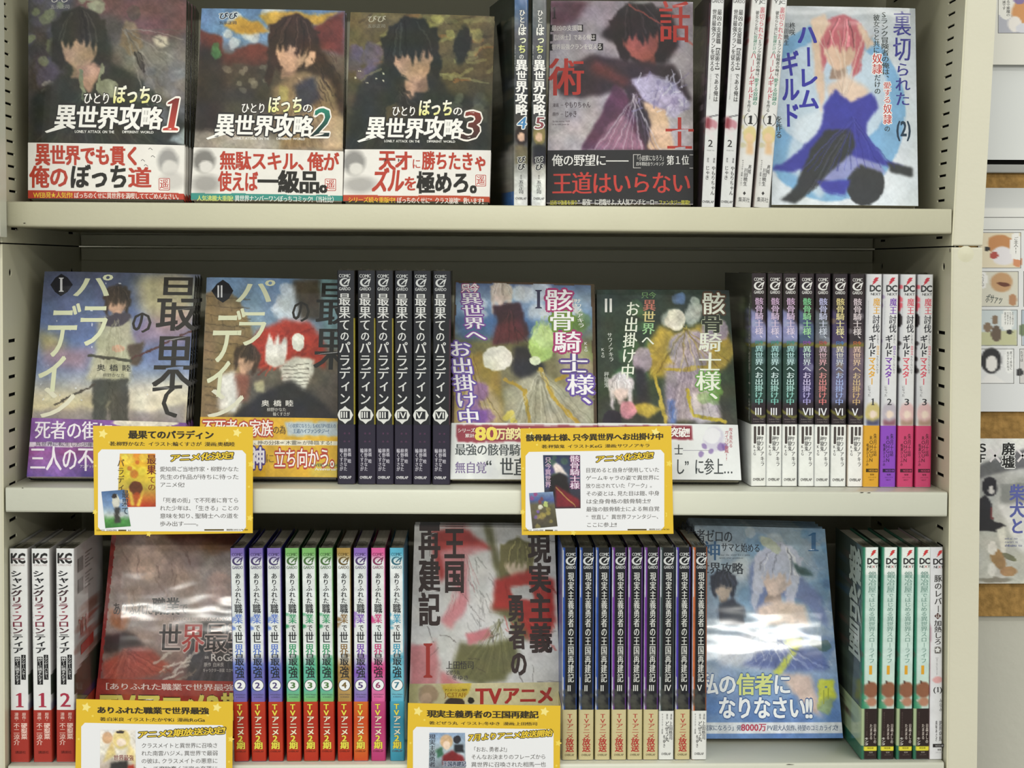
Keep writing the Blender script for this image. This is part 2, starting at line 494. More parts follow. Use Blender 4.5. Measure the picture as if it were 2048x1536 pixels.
LIPS = {1: lip(4.5, 402.5, 1903.5, 417.7), 2: lip(11, 975.0, 1894.7, 984.5), 3: lip(16, 1532.5, 1888, 1525.0)}
LIPS[0] = (LIPS[1][0], LIPS[1][1] + 0.262, LIPS[1][2], LIPS[1][3] + 0.262)
LH = 0.0212; DEPTH = 0.328
XL, XR = 0.0, 0.8


def shelf_z(row, x):
    xl, zl, xr, zr = LIPS[row]; return zl + (zr - zl) * (x - xl) / (xr - xl)


# ---------------------------------------------------------------- builder: book standing face out
def grid_faces(h, w, off=0):
    i = np.arange(h - 1)[:, None] * w + np.arange(w - 1)[None, :] + off
    return np.stack([i, i + w, i + w + 1, i + 1], -1).reshape(-1, 4)


class FaceBook:
    def __init__(s, row, quad, label, art, T=0.014, lean=15, d0=None, copies=1, copy_labels=None, group=None, band=None, bandart=None, spine='303030', band_side='e8e4de', bulge=0.0011,
                 dx=0.0, fore_right=False):
        s.T = T
        TL, TR, BR, BL = quad; mx, my = (BL[0] + BR[0]) / 2, (BL[1] + BR[1]) / 2
        a = math.radians(lean); d = d0 or 0.05
        if d0 is None:      # the front bottom edge stands T*sin(a) above the shelf, the back bottom edge on it
            for _ in range(12):
                p = at(mx, my, d); e = p[2] - (shelf_z(row, p[0]) + T * _s(a) + 0.0005)
                q = at(mx, my, d + 0.01); g = q[2] - (shelf_z(row, q[0]) + T * _s(a) + 0.0005) - e
                d = float(np.clip(d - e / g * 0.01, 0.01, 0.16))
        s.a, s.d = a, d
        s.n = np.array([0, -_c(a), _s(a)]); s.P0 = at(mx, my, d)
        loc = s.P0.copy(); s.loc = loc
        s.T_root = thing('comic_book', label, 'book', loc, (-a, 0, 0), group)
        s.R = np.array([[1, 0, 0], [0, _c(a), _s(a)], [0, -_s(a), _c(a)]])      # local -> world; inverse is the transpose
        c = s.local(*zip(TL, TR, BR, BL)); s.cor = c
        zb = shelf_z(row, loc[0]) + T * _s(a) + 0.0006 - loc[2]
        if True:      # both bottom corners come to the same height over the shelf
            for k, t in ((3, 0), (2, 1)):
                zb = shelf_z(row, loc[0] + c[k][0]) + T * _s(a) + 0.0006 - loc[2]
                f = (zb / _c(a) - c[k][2]) / (c[t][2] - c[k][2]); c[k] = c[k] + (c[t] - c[k]) * f
        s.xl, s.xr = min(c[0][0], c[3][0]), max(c[1][0], c[2][0]); s.B = bulge
        s.art = art; px0, py0 = min(TL[0], BL[0]), min(TL[1], TR[1])
        w, h = art.w, art.h
        s.px_quad = (TL, TR, BR, BL)
        U, V = np.meshgrid(np.linspace(0, 1, w), np.linspace(0, 1, h))
        G = (c[0] * ((1 - U) * (1 - V))[..., None] + c[1] * (U * (1 - V))[..., None] + c[2] * (U * V)[..., None] + c[3] * ((1 - U) * V)[..., None]).reshape(-1, 3)
        PX, PY = s.to_px(G)
        s.disp(G)
        cols = art.sample(PX, PY)
        n0 = len(G)
        # spine side and back board
        right = G.reshape(h, w, 3)[:, -1]; left = G.reshape(h, w, 3)[:, 0]
        off = np.array([0, T, 0])
        vb = 1.0 if band is None else band
        rs = right[:: max(h // 40, 1)]
        sp = [rs + off * t for t in (0, 0.04, 0.5, 1.0)]
        side = np.stack(sp, 1).reshape(-1, 3)
        vv = np.repeat(np.linspace(0, 1, len(rs)), 4)
        rnd = random.Random(hash_name(label))
        sc = np.array([alb(np.array(hexc(spine), float) * (1 + rnd.uniform(-0.3, 0.25))) for _ in vv])
        back = np.array([left[0] + off, right[0] + off, right[-1] + off, left[-1] + off])
        lf = np.array([left[0], left[-1], left[-1] + off * .06, left[0] + off * .06])
        V_ = np.concatenate([G, side, back, lf]); C_ = np.concatenate([cols, sc, np.tile(alb(hexc(spine)), (4, 1)), np.tile(alb(hexc(spine)), (4, 1))])
        Fc = np.concatenate([grid_faces(h, w), grid_faces(len(rs), 4, n0), np.array([[n0 + len(side) + k for k in (0, 1, 2, 3)]]), np.array([[n0 + len(side) + 4 + k for k in (0, 1, 2, 3)]])])
        s.cover = mesh_obj('cover', V_, Fc, M_WRAP, s.T_root, C_, smooth=False)
        # pages
        e = 0.0009
        pv = [q + np.array([(e * 1.5 if k in (0, 3) else -e), 0, (-2 * e if k < 2 else e * 1.2)]) + np.array([0, y, 0]) for y in (0.0008, T - 0.0006) for k, q in enumerate(c)]
        s.pages = mesh_obj('page_block', pv, [(0, 3, 2, 1), (4, 5, 6, 7), (0, 1, 5, 4), (1, 2, 6, 5), (2, 3, 7, 6), (3, 0, 4, 7)], M_PAGES, s.T_root)
        s.parts = [s.cover, s.pages]
        s.band = None
        if bandart is not None:
            s.band = s._band(bandart, band_side); s.parts.append(s.band)
        s.row, s.copies, s.copy_labels, s.group = row, copies, copy_labels, group
        print('FACE', label[:38], 'lean %.1f d %.3f w %.1f dz %.1f' % (math.degrees(a), d, 1000 * np.linalg.norm(c[3] - c[2]), 1000 * (loc[2] - shelf_z(row, loc[0]))), 'L %.1f' % (1000 * np.linalg.norm(c[0] - c[3])))

    def local(s, px, py):
        W = on_plane(px, py, s.P0, s.n) - s.loc
        return W @ s.R            # R^T applied

    def to_px(s, G):
        W = G @ s.R.T + s.loc - CAM
        z = W @ FWD; return 1024 + F * (W @ RIGHT) / z, 768 - F * (W @ UP) / z

    def disp(s, G, extra=0.0):
        t = np.clip((G[:, 0] - s.xl) / (s.xr - s.xl) * 2 - 1, -1, 1)
        G[:, 1] = -s.B * (1 - t ** 4) - extra
        return G

    def mapf(s, extra=0.0):
        return lambda px, py: s.disp(s.local(px, py), extra)

    def _band(s, b, side):
        """paper belt around the foot of the cover: front strip given in photo pixels, wrapped over both edges"""
        bx0, bx1 = 0.0, 1.0
        w, h = b.w, b.h
        c = s.cor
        # top edge of the belt in local coordinates
        tl, tr = s.local([b.tl[0]], [b.tl[1]])[0], s.local([b.tr[0]], [b.tr[1]])[0]
        fl = (tl[2] - c[3][2]) / (c[0][2] - c[3][2]); fr = (tr[2] - c[2][2]) / (c[1][2] - c[2][2])
        t0 = c[3] + (c[0] - c[3]) * fl; t1 = c[2] + (c[1] - c[2]) * fr
        bl, br = c[3] + (c[0] - c[3]) * 0.004, c[2] + (c[1] - c[2]) * 0.004
        U, V = np.meshgrid(np.linspace(0, 1, w), np.linspace(0, 1, h))
        G = (t0 * ((1 - U) * (1 - V))[..., None] + t1 * (U * (1 - V))[..., None] + br * (U * V)[..., None] + bl * ((1 - U) * V)[..., None]).reshape(-1, 3)
        PX, PY = s.to_px(G); cols = b.sample(PX, PY); s.disp(G, 0.0003)
        R = G.reshape(h, w, 3)[:, -1]; Lf = G.reshape(h, w, 3)[:, 0]; n0 = len(G)
        off = np.array([0, s.T + 0.0006, 0]); e = np.array([0.0003, 0, 0])
        r2 = np.stack([R, R + e, R + e + off], 1).reshape(-1, 3); l2 = np.stack([Lf - e + off, Lf - e, Lf], 1).reshape(-1, 3)
        V_ = np.concatenate([G, r2, l2]); sc = np.repeat(cols.reshape(h, w, 3)[:, -1], 3, 0); sl = np.repeat(cols.reshape(h, w, 3)[:, 0], 3, 0)
        Fc = np.concatenate([grid_faces(h, w), grid_faces(h, 3, n0), grid_faces(h, 3, n0 + len(r2))])
        return mesh_obj('paper_belt', V_, Fc, M_WRAP, s.T_root, np.concatenate([cols, sc, sl]))

    def finish(s, title=None, belt=None, side=None, extra_parts=()):
        if title is not None:
            o = title.build('cover_lettering', s.mapf(), M_WRAP, s.T_root); s.parts.append(o)
        if belt is not None and s.band is not None:
            belt.build('belt_lettering', s.mapf(0.0003), M_WRAP, s.band)
        if side is not None:      # lettering down the spine side: x across the thickness 0..10, y 0..100 down the height
            c = s.cor

            def f(u, v):
                t = (np.asarray(v) / 100.0)[:, None]; P = c[1] * (1 - t) + c[2] * t; P = P.copy(); P[:, 1] += (np.asarray(u) / 10.0) * s.T; return P
            V = []
            o = side.build('spine_lettering', lambda u, v: f(u, v), M_WRAP, s.T_root, 0.00004, (-1.0, 0, 0))
            for vtx in o.data.vertices: vtx.co.x += 0.00015
            s.parts.append(o)
        # the copies standing behind: their parts are copied too, the hidden lettering is not
        for k in range(1, s.copies):
            lb = s.copy_labels[k - 1] if isinstance(s.copy_labels, (list, tuple)) else s.copy_labels
            r = s.T_root.copy(); COL.objects.link(r); r['label'] = lb
            g = s.group or 'copies stacked behind a face-out comic'
            r['group'] = g
            rn = random.Random(k + hash_name(lb))
            yy = k * (s.T + s.B + 0.0011) / _c(s.a)
            x = s.loc[0] + rn.uniform(-0.0008, 0.0008)
            z = s.loc[2] + shelf_z(s.row, x) - shelf_z(s.row, s.loc[0])
            r.location = (x, s.loc[1] + yy, z)
            for p in s.parts:
                q = p.copy(); COL.objects.link(q); q.parent = r
        if s.copies > 1 and s.group: s.T_root['group'] = s.group
        return s


def hash_name(t):
    h = 7
    for ch in t: h = (h * 31 + ord(ch)) % 1000003
    return h


def belt_art(tl, tr, bl, br, cell, base, **k):
    x0, x1 = min(tl[0], bl[0]) - 3, max(tr[0], br[0]) + 3; y0, y1 = min(tl[1], tr[1]) - 2, max(bl[1], br[1]) + 6
    a = Art(x0, y0, x1, y1, cell, base, **k); a.tl, a.tr = tl, tr
    return a


# ---------------------------------------------------------------- builder: book shown by its spine
S = 0.185 / 428
PAD = 40
TEMPL = {}


class Spine:
    """one design: W wide, 428 high, side boards in the PAD columns left and right of it"""
    def __init__(s, key, W, base, left, right, band=None, band_cols=None, cell=2.0, seed=3, busy=0.05, warp=1.2):
        s.key, s.W, s.band = key, W, band
        s.art = Art(-PAD, 0, W + PAD, 428, cell, base, warp=warp, seed=seed, busy=busy)
        s.art.poly(left, [(-PAD - 5, -2), (0.5, -2), (0.5, 430), (-PAD - 5, 430)], sharp=True)
        s.art.poly(right, [(W - 0.5, -2), (W + PAD + 5, -2), (W + PAD + 5, 430), (W - 0.5, 430)], sharp=True)
        s.bart = None
        if band is not None:
            bc = band_cols if isinstance(band_cols, (tuple, list)) and not isinstance(band_cols[0], int) else (band_cols,) * 3
            s.bart = Art(-PAD, band, W + PAD, 428, cell, bc[1], warp=warp, seed=seed + 5, busy=busy * 0.25)
            s.bart.poly(bc[0], [(-PAD - 5, 0), (0.5, 0), (0.5, 430), (-PAD - 5, 430)], sharp=True)
            s.bart.poly(bc[2], [(W - 0.5, 0), (W + PAD + 5, 0), (W + PAD + 5, 430), (W - 0.5, 430)], sharp=True)
        s.p, s.bp, s.sides = Print(), Print(), {}
        s.depth = 0.128

    def profile(s, e=0.0):
        W, D, r = s.W * S, s.depth, 3.2 * S
        P = []
        for t in (1, 0.75, 0.5, 0.25, 0.1): P.append((-e, r + (D - r) * t, -PAD * t))
        for k in range(4):
            a = math.pi / 2 * k / 3; P.append((r - (r + e) * _c(a), r - (r + e) * _s(a), r / S * (1 - _c(a))))
        n = 7
        for k in range(1, n): P.append((r + (W - 2 * r) * k / n, -e, (r + (W - 2 * r) * k / n) / S))
        for k in range(4):
            a = math.pi / 2 * k / 3; P.append((W - r + (r + e) * _s(a), r - (r + e) * _c(a), s.W - r / S * (1 - _s(a))))
        for t in (0.1, 0.25, 0.5, 0.75, 1): P.append((W + e, r + (D - r) * t, s.W + PAD * t))
        return np.array(P)

    def shell(s, art, v0, v1, e):
        P = s.profile(e); n = len(P); h = max(int((v1 - v0) / art.cell), 4)
        v = np.linspace(v0, v1, h)
        X = np.tile(P[:, 0], h) - s.W * S / 2; Y = np.tile(P[:, 1], h); Z = np.repeat((428 - v) * S, n)
        c = art.sample(np.tile(P[:, 2], h), np.repeat(v, n))
        return np.stack([X, Y, Z], 1), grid_faces(h, n), c

    def make(s):
        s.art.done()
        V, Fc, C = s.shell(s.art, 0, 428, 0)
        t = thing('comic_book', 'x', 'book'); s.root = t
        s.parts = []
        cov = mesh_obj('cover', V, Fc, M_SPINE, t, C); s.parts.append((cov, None))
        W = s.W * S / 2; e = 0.0008
        pb = box('page_block', (-W + e, W - e, 0.0012, s.depth - 0.002, 0.0012, 428 * S - 0.0022), M_PAGES, t); s.parts.append((pb, None))
        mf = lambda px, py: np.stack([(np.asarray(px) - s.W / 2) * S, np.zeros(len(px)), (428 - np.asarray(py)) * S], 1)
        o = s.p.build('spine_lettering', mf, M_SPINE, t, 0.00008)
        if o: s.parts.append((o, None))
        if s.bart is not None:
            s.bart.done(); V, Fc, C = s.shell(s.bart, s.band, 427.5, 0.00025)
            b = mesh_obj('paper_belt', V, Fc, M_SPINE, t, C); s.parts.append((b, None))
            o = s.bp.build('belt_lettering', lambda px, py: mf(px, py) - np.array([0, 0.00025, 0]), M_SPINE, b, 0.00008)
            if o: s.parts.append((o, b))
        for nm, (pr, sd) in s.sides.items():       # lettering on a side board: x from the spine inwards in design pixels
            def sf(px, py, sd=sd):
                return np.stack([np.zeros(len(px)), (np.asarray(px)) * S, (428 - np.asarray(py)) * S], 1)
            o = pr.build(nm, sf, M_SPINE, t, 0.00006, (-sd, 0, 0))
            for vt in o.data.vertices: vt.co.x += sd * (s.W * S / 2 + 0.0003)
            s.parts.append((o, None))
        # crimped end of the shrink film along the head
        r = random.Random(s.W * 7 + len(s.key)); fv, ff = [], []
        n = 9
        for k in range(n):
            x = (-W + 0.001) + (2 * W - 0.002) * k / (n - 1)
            fv += [(x, 0.001, 428 * S - 0.0015), (x + r.uniform(-.0008, .0008), 0.003 + r.uniform(0, .002), 428 * S + r.uniform(0.0002, 0.0022)), (x, 0.03 + r.uniform(0, .01), 428 * S + r.uniform(0, 0.0008))]
        for k in range(n - 1):
            for j in range(2): ff.append((3 * k + j, 3 * k + 3 + j, 3 * k + 4 + j, 3 * k + 1 + j))
        fo = mesh_obj('shrink_film', fv, ff, mfilm, t); s.parts.append((fo, None))
        s.used = False
        return s

    def place(s, label, row, xb, xt, yb, d, yaw=0.0, group=None, yt=None, dz=0.0):
        P = at(xb, yb, d); Q = at(xt, yb - 428 if yt is None else yt, d)
        X = P[0]; leanx = (Q[0] - P[0])
        lean = math.asin(max(-0.2, min(0.2, leanx / max(Q[2] - P[2], 0.1))))
        z = shelf_z(row, X) + abs(_s(lean)) * s.W * S / 2 + dz + 0.0003
        if not s.used: r = s.root; s.used = True; first = True
        else:
            first = False; r = s.root.copy(); COL.objects.link(r); m = {}
            for o, par in s.parts:
                c = o.copy(); COL.objects.link(c); c.parent = m[par] if par is not None else r; m[o] = c
        r.location = (X, d, z); r.rotation_euler = (0, lean, yaw)
        r['label'] = label
        if group: r['group'] = group
        return r


# ================================================================ the setting
def struct(o):
    o['kind'] = 'structure'; return o


struct(box('floor', (-2.5, 3.5, -9, 0.8, -0.02, 0), M_FLOOR))
struct(box('wall_back', (-2.5, 3.5, 0.42, 0.5, 0, 2.75), M_WALL))

# the bookcase: steel boards between slotted side panels
case = thing('bookcase', 'beige steel bookcase with slotted side panels holding three rows of comics', 'bookcase', (0.4, 0.15, 0))


def cbox(name, x0, x1, y0, y1, z0, z1, mat, b=0.0):
    o = box(name, (x0 - 0.4, x1 - 0.4, y0 - 0.15, y1 - 0.15, z0, z1), mat, case, b=b); return o


for row in (0, 1, 2, 3):
    xl, zl, xr, zr = LIPS[row]
    v, f = box_data(xl - 0.4, xr - 0.4, -0.15, DEPTH - 0.004 - 0.15, -LH, 0, b=0.0022)
    v = [(x, y, z + (zl if x < 0 else zr)) for x, y, z in v]
    o = mesh_obj('shelf_board', v, f, M_STEEL if row < 2 else M_STEEL_LIT, case)  # lower boards: same paint, the light difference is in the paler tone
    o.data.polygons.foreach_set('use_smooth', [len(p.vertices) == 4 for p in o.data.polygons])
ZJ = at(900, 495.5, DEPTH)[2]         # joint between the upper and lower frames
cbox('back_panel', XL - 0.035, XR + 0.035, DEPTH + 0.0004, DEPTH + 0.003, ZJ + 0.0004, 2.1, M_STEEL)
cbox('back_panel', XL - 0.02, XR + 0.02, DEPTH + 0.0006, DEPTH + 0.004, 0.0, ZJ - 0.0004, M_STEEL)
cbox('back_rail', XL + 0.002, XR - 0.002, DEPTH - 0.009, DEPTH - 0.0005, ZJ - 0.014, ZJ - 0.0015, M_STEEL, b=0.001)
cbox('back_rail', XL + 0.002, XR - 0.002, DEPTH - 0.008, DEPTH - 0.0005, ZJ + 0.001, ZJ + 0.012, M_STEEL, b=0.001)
cbox('plinth', XL, XR, 0.01, 0.03, 0, 0.06, M_STEEL)


SPLAY = 0.040


def spread(z): return SPLAY * max(z - ZJ, 0) + 0.0078 * max(ZJ - z, 0)


def side_panel(x, out, z0, z1, slots):
    """a sheet in the plane x with real openings; slots: (y0, y1, z0, z1) each"""
    ys = sorted({0.0, DEPTH} | {s[0] for s in slots} | {s[1] for s in slots}); zs = sorted({z0, z1} | {s[2] for s in slots} | {s[3] for s in slots})
    V, Fc = [], []
    for y in ys:
        for z in zs: V.append((x - 0.4 + out * spread(z), y - 0.15, z))
    nz = len(zs)
    for i in range(len(ys) - 1):
        for j in range(nz - 1):
            cy, cz = (ys[i] + ys[i + 1]) / 2, (zs[j] + zs[j + 1]) / 2
            if any(a < cy < b and c < cz < d for a, b, c, d in slots): continue
            Fc.append((i * nz + j, i * nz + j + 1, (i + 1) * nz + j + 1, (i + 1) * nz + j))
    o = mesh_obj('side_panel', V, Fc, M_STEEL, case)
    md = o.modifiers.new('thick', 'SOLIDIFY'); md.thickness = 0.0012; md.offset = -1 if out > 0 else 1
    return o


def slot_rows(side):
    """the slots: every 10.7 mm in the upper frame, every 15.4 mm in the lower frame, with one oval hole over them"""
    S_ = []
    z = at(1901 if side > 0 else 14, 401.5 if side > 0 else 383, 0.05)[2]
    while z > ZJ + 0.014: z -= 0.01072
    while z < 2.05:
        for y in ((0.034, 0.061), (0.270, 0.296)): S_.append((y[0], y[1], z - 0.0011, z + 0.0011))
        z += 0.01072
    z = at(1880, 665, 0.035)[2] if side > 0 else at(24, 681, 0.035)[2]
    while z > 0.2:
        for y in ((0.020, 0.047), (0.275, 0.300)): S_.append((y[0], y[1], z - 0.0015, z + 0.0015))
        z -= 0.01542
    z = at(1882, 533, 0.027)[2] if side > 0 else at(18, 545, 0.027)[2]
    for y in (0.028, 0.284):
        for a, b, c in ((0.0022, -0.0036, -0.0026), (0.0042, -0.0026, -0.0012), (0.0050, -0.0012, 0.0012), (0.0042, 0.0012, 0.0026), (0.0022, 0.0026, 0.0036)): S_.append((y - a, y + a, z + b, z + c))
    return S_


for x, out in ((XL, -1), (XR, 1)):
    sl = slot_rows(out)
    side_panel(x, out, ZJ + 0.0006, 2.1, [q for q in sl if q[2] > ZJ + 0.002])
    side_panel(x, out, 0.0, ZJ - 0.0006, [q for q in sl if q[3] < ZJ - 0.002])
    for z0, z1 in ((0.0, ZJ), (ZJ, 2.09)):       # near-black plates behind the slots, shade of the hollow put into colour
        e0, e1 = x - 0.4 + out * (0.0022 + spread(z0)), x - 0.4 + out * (0.0022 + spread(z1))
        V = [(e0, 0.003 - .15, z0), (e0, DEPTH - .15, z0), (e1, DEPTH - .15, z1), (e1, 0.003 - .15, z1)]
        V += [(a + out * 0.001, b, c) for a, b, c in V]
        mesh_obj('hollow_lining', V, [(0, 1, 2, 3), (4, 7, 6, 5), (0, 3, 7, 4), (1, 5, 6, 2), (0, 4, 5, 1), (3, 2, 6, 7)], M_DARK, case)
    for z0, z1 in ((ZJ + 0.0006, 2.1), (0.0, ZJ - 0.0006)):      # the front faces of the uprights
        a, b = (XR + 0.0012, XR + 0.0265) if out > 0 else (XL - 0.0265, XL - 0.0012)
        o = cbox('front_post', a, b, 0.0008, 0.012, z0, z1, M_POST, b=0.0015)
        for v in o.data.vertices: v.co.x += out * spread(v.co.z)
# rounded dent boss on the right post and the end of the next bay's lip on the left
zb = at(1931, 508, 0)[2]
V = []; Fc = []
for k in range(4):
    r = (0.0001, 0.003, 0.005, 0.007)[k]; h = (0.0006, 0.0005, 0.0002, 0.0)[k]
    for j in range(14): V.append((0.8125 - 0.4 + r * _c(j * 2 * math.pi / 14), 0.0008 - h - 0.15, zb + r * _s(j * 2 * math.pi / 14)))
for k in range(3):
    for j in range(14): Fc.append((14 * k + j, 14 * k + (j + 1) % 14, 14 * k + 14 + (j + 1) % 14, 14 * k + 14 + j))
o = mesh_obj('rivet_dimple', V, Fc, M_STEEL, case, smooth=True)
# paint chips
ch = [(49, 446.5, 3, 1.6), (32, 460, 2, 3), (1724, 985, 5, 1.2), (1738, 985.5, 4, 1), (45, 976, 2.5, 1.2), (1900, 500, 1.5, 5), (1580, 1529, 10, 1.0), (1902, 462, 1.2, 4)]
V, Fc = [], []
for px, py, w, h in ch:
    P = at(px, py, -0.0004 if px < 1898 else 0.0003); n = len(V); rr = random.Random(int(px))
    for k in range(7):
        a = 2 * math.pi * k / 7; q = rr.uniform(0.6, 1.1); V.append((P[0] - 0.4 + w * q * _c(a) / 2360, P[1] - 0.15, P[2] + h * q * _s(a) / 2360))
    Fc.append(tuple(range(n, n + 7)))
mesh_obj('paint_chips', V, Fc, M_SCRATCH, case)['kind'] = 'stuff'

nb = thing('shelf_end', 'rounded pale end of the next bay shelf lip at the left edge', 'shelf', (-0.03, 0, at(3, 430, -0.012)[2]))
a_, b_ = at(-8, 380, -0.012), at(7.5, 474, -0.012)
box('lip', (-0.05 + 0.03, b_[0] + 0.03, -0.024, -0.001, b_[2] - nb.location[2], b_[2] - nb.location[2] + 0.22), M_STEEL_LIT, nb, b=0.004)

# ---------------------------------------------------------------- the notice board beyond the right post
YB = 0.10


def bx(px): return at(px, 900, YB)[0]
def bz(py): return at(2006, py, YB)[2]


board = thing('cork_board', 'cork notice board beyond the right post with comic sheets pinned on it', 'board', (0.90, YB + 0.012, bz(1234)))
BX0, BX1 = 0.832, 1.10
bl = lambda x0, x1, y0, y1, z0, z1: (x0 - 0.90, x1 - 0.90, y0 - YB - 0.012, y1 - YB - 0.012, z0 - bz(1234), z1 - bz(1234))
box('cork_sheet', bl(BX0, BX1, YB + 0.004, YB + 0.014, bz(1234), bz(346)), M_CORK, board)
box('top_frame', bl(BX0, BX1, YB - 0.002, YB + 0.014, bz(346), bz(329)), M_RULE, board, b=0.001)
box('shadow_gap', bl(BX0, BX1, YB + 0.006, YB + 0.014, bz(329), bz(319)), M_DARK, board)
wb = thing('wall_panel', 'white painted panel above the cork board on the right', 'panel', (0.90, YB + 0.014, bz(319)))
box('panel_sheet', (BX0 - .9, BX1 - .9, -0.010, 0.0, 0, 0.75), material('white_panel', (226, 228, 226), rough=0.6, var=0.03), wb)
cab = thing('wall_box', 'plain grey plastered box below the cork board on the right', 'box', (0.95, YB + 0.10, 0))
box('front_board', (-0.12, 0.2, -0.09, 0.1, 0, bz(1234)), M_WALL, cab, b=0.002)


def sheet(label, x0p, y0p, y1p, art, pr, y=YB, name='paper_sheet', cat='paper', x1=BX1):
    """a pinned sheet with its printed picture; print given in photo pixels at the sheet's distance"""
    za, zb_ = bz(y0p), bz(y1p)
    x0 = at(x0p, 900, y)[0]
    o = thing(name, label, cat, (x0, y + 0.0008, zb_))
    n = np.array([0, -1.0, 0])
    PXs = 2120.0
    w, h = art.w, art.h
    X, Z = np.meshgrid(np.linspace(x0, x1, w), np.linspace(za, zb_, h))
    P = np.stack([X, np.full_like(X, y), Z], -1).reshape(-1, 3) - CAM
    z = P @ FWD; px = 1024 + F * (P @ RIGHT) / z; py = 768 - F * (P @ UP) / z
    V = np.stack([X - x0, np.full_like(X, 0.0), Z - zb_], -1).reshape(-1, 3)
    back = V[[0, w - 1, len(V) - 1, len(V) - w]] + np.array([0, 0.0005, 0])
    Fc = np.concatenate([grid_faces(h, w), [[len(V), len(V) + 1, len(V) + 2, len(V) + 3]]])
    mesh_obj('printed_page', np.concatenate([V, back]), Fc, M_PAPER, o, np.concatenate([art.sample(px, py), np.tile(alb((235, 235, 230)), (4, 1))]))
    pr.build('page_lettering', lambda u, v: (on_plane(u, v, np.array([0, y, 0.0]), n) - np.array([x0, y, zb_])), M_PAPER, o, 0.00008)
    return o


def panel(A, P, x0, y0, x1, y1, base):
    A.poly(base, [(x0, y0), (x1, y0), (x1, y1), (x0, y1)], sharp=True)
    for a, b, c, d in ((x0, y0, x1, y0), (x1, y0, x1, y1), (x0, y1, x1, y1), (x0, y0, x0, y1)):
        P.poly('5c5c58', [(a - .5, b - .5), (c + .5, b - .5), (c + .5, d + .5), (a - .5, d + .5)], 0.6)


CHARS = []


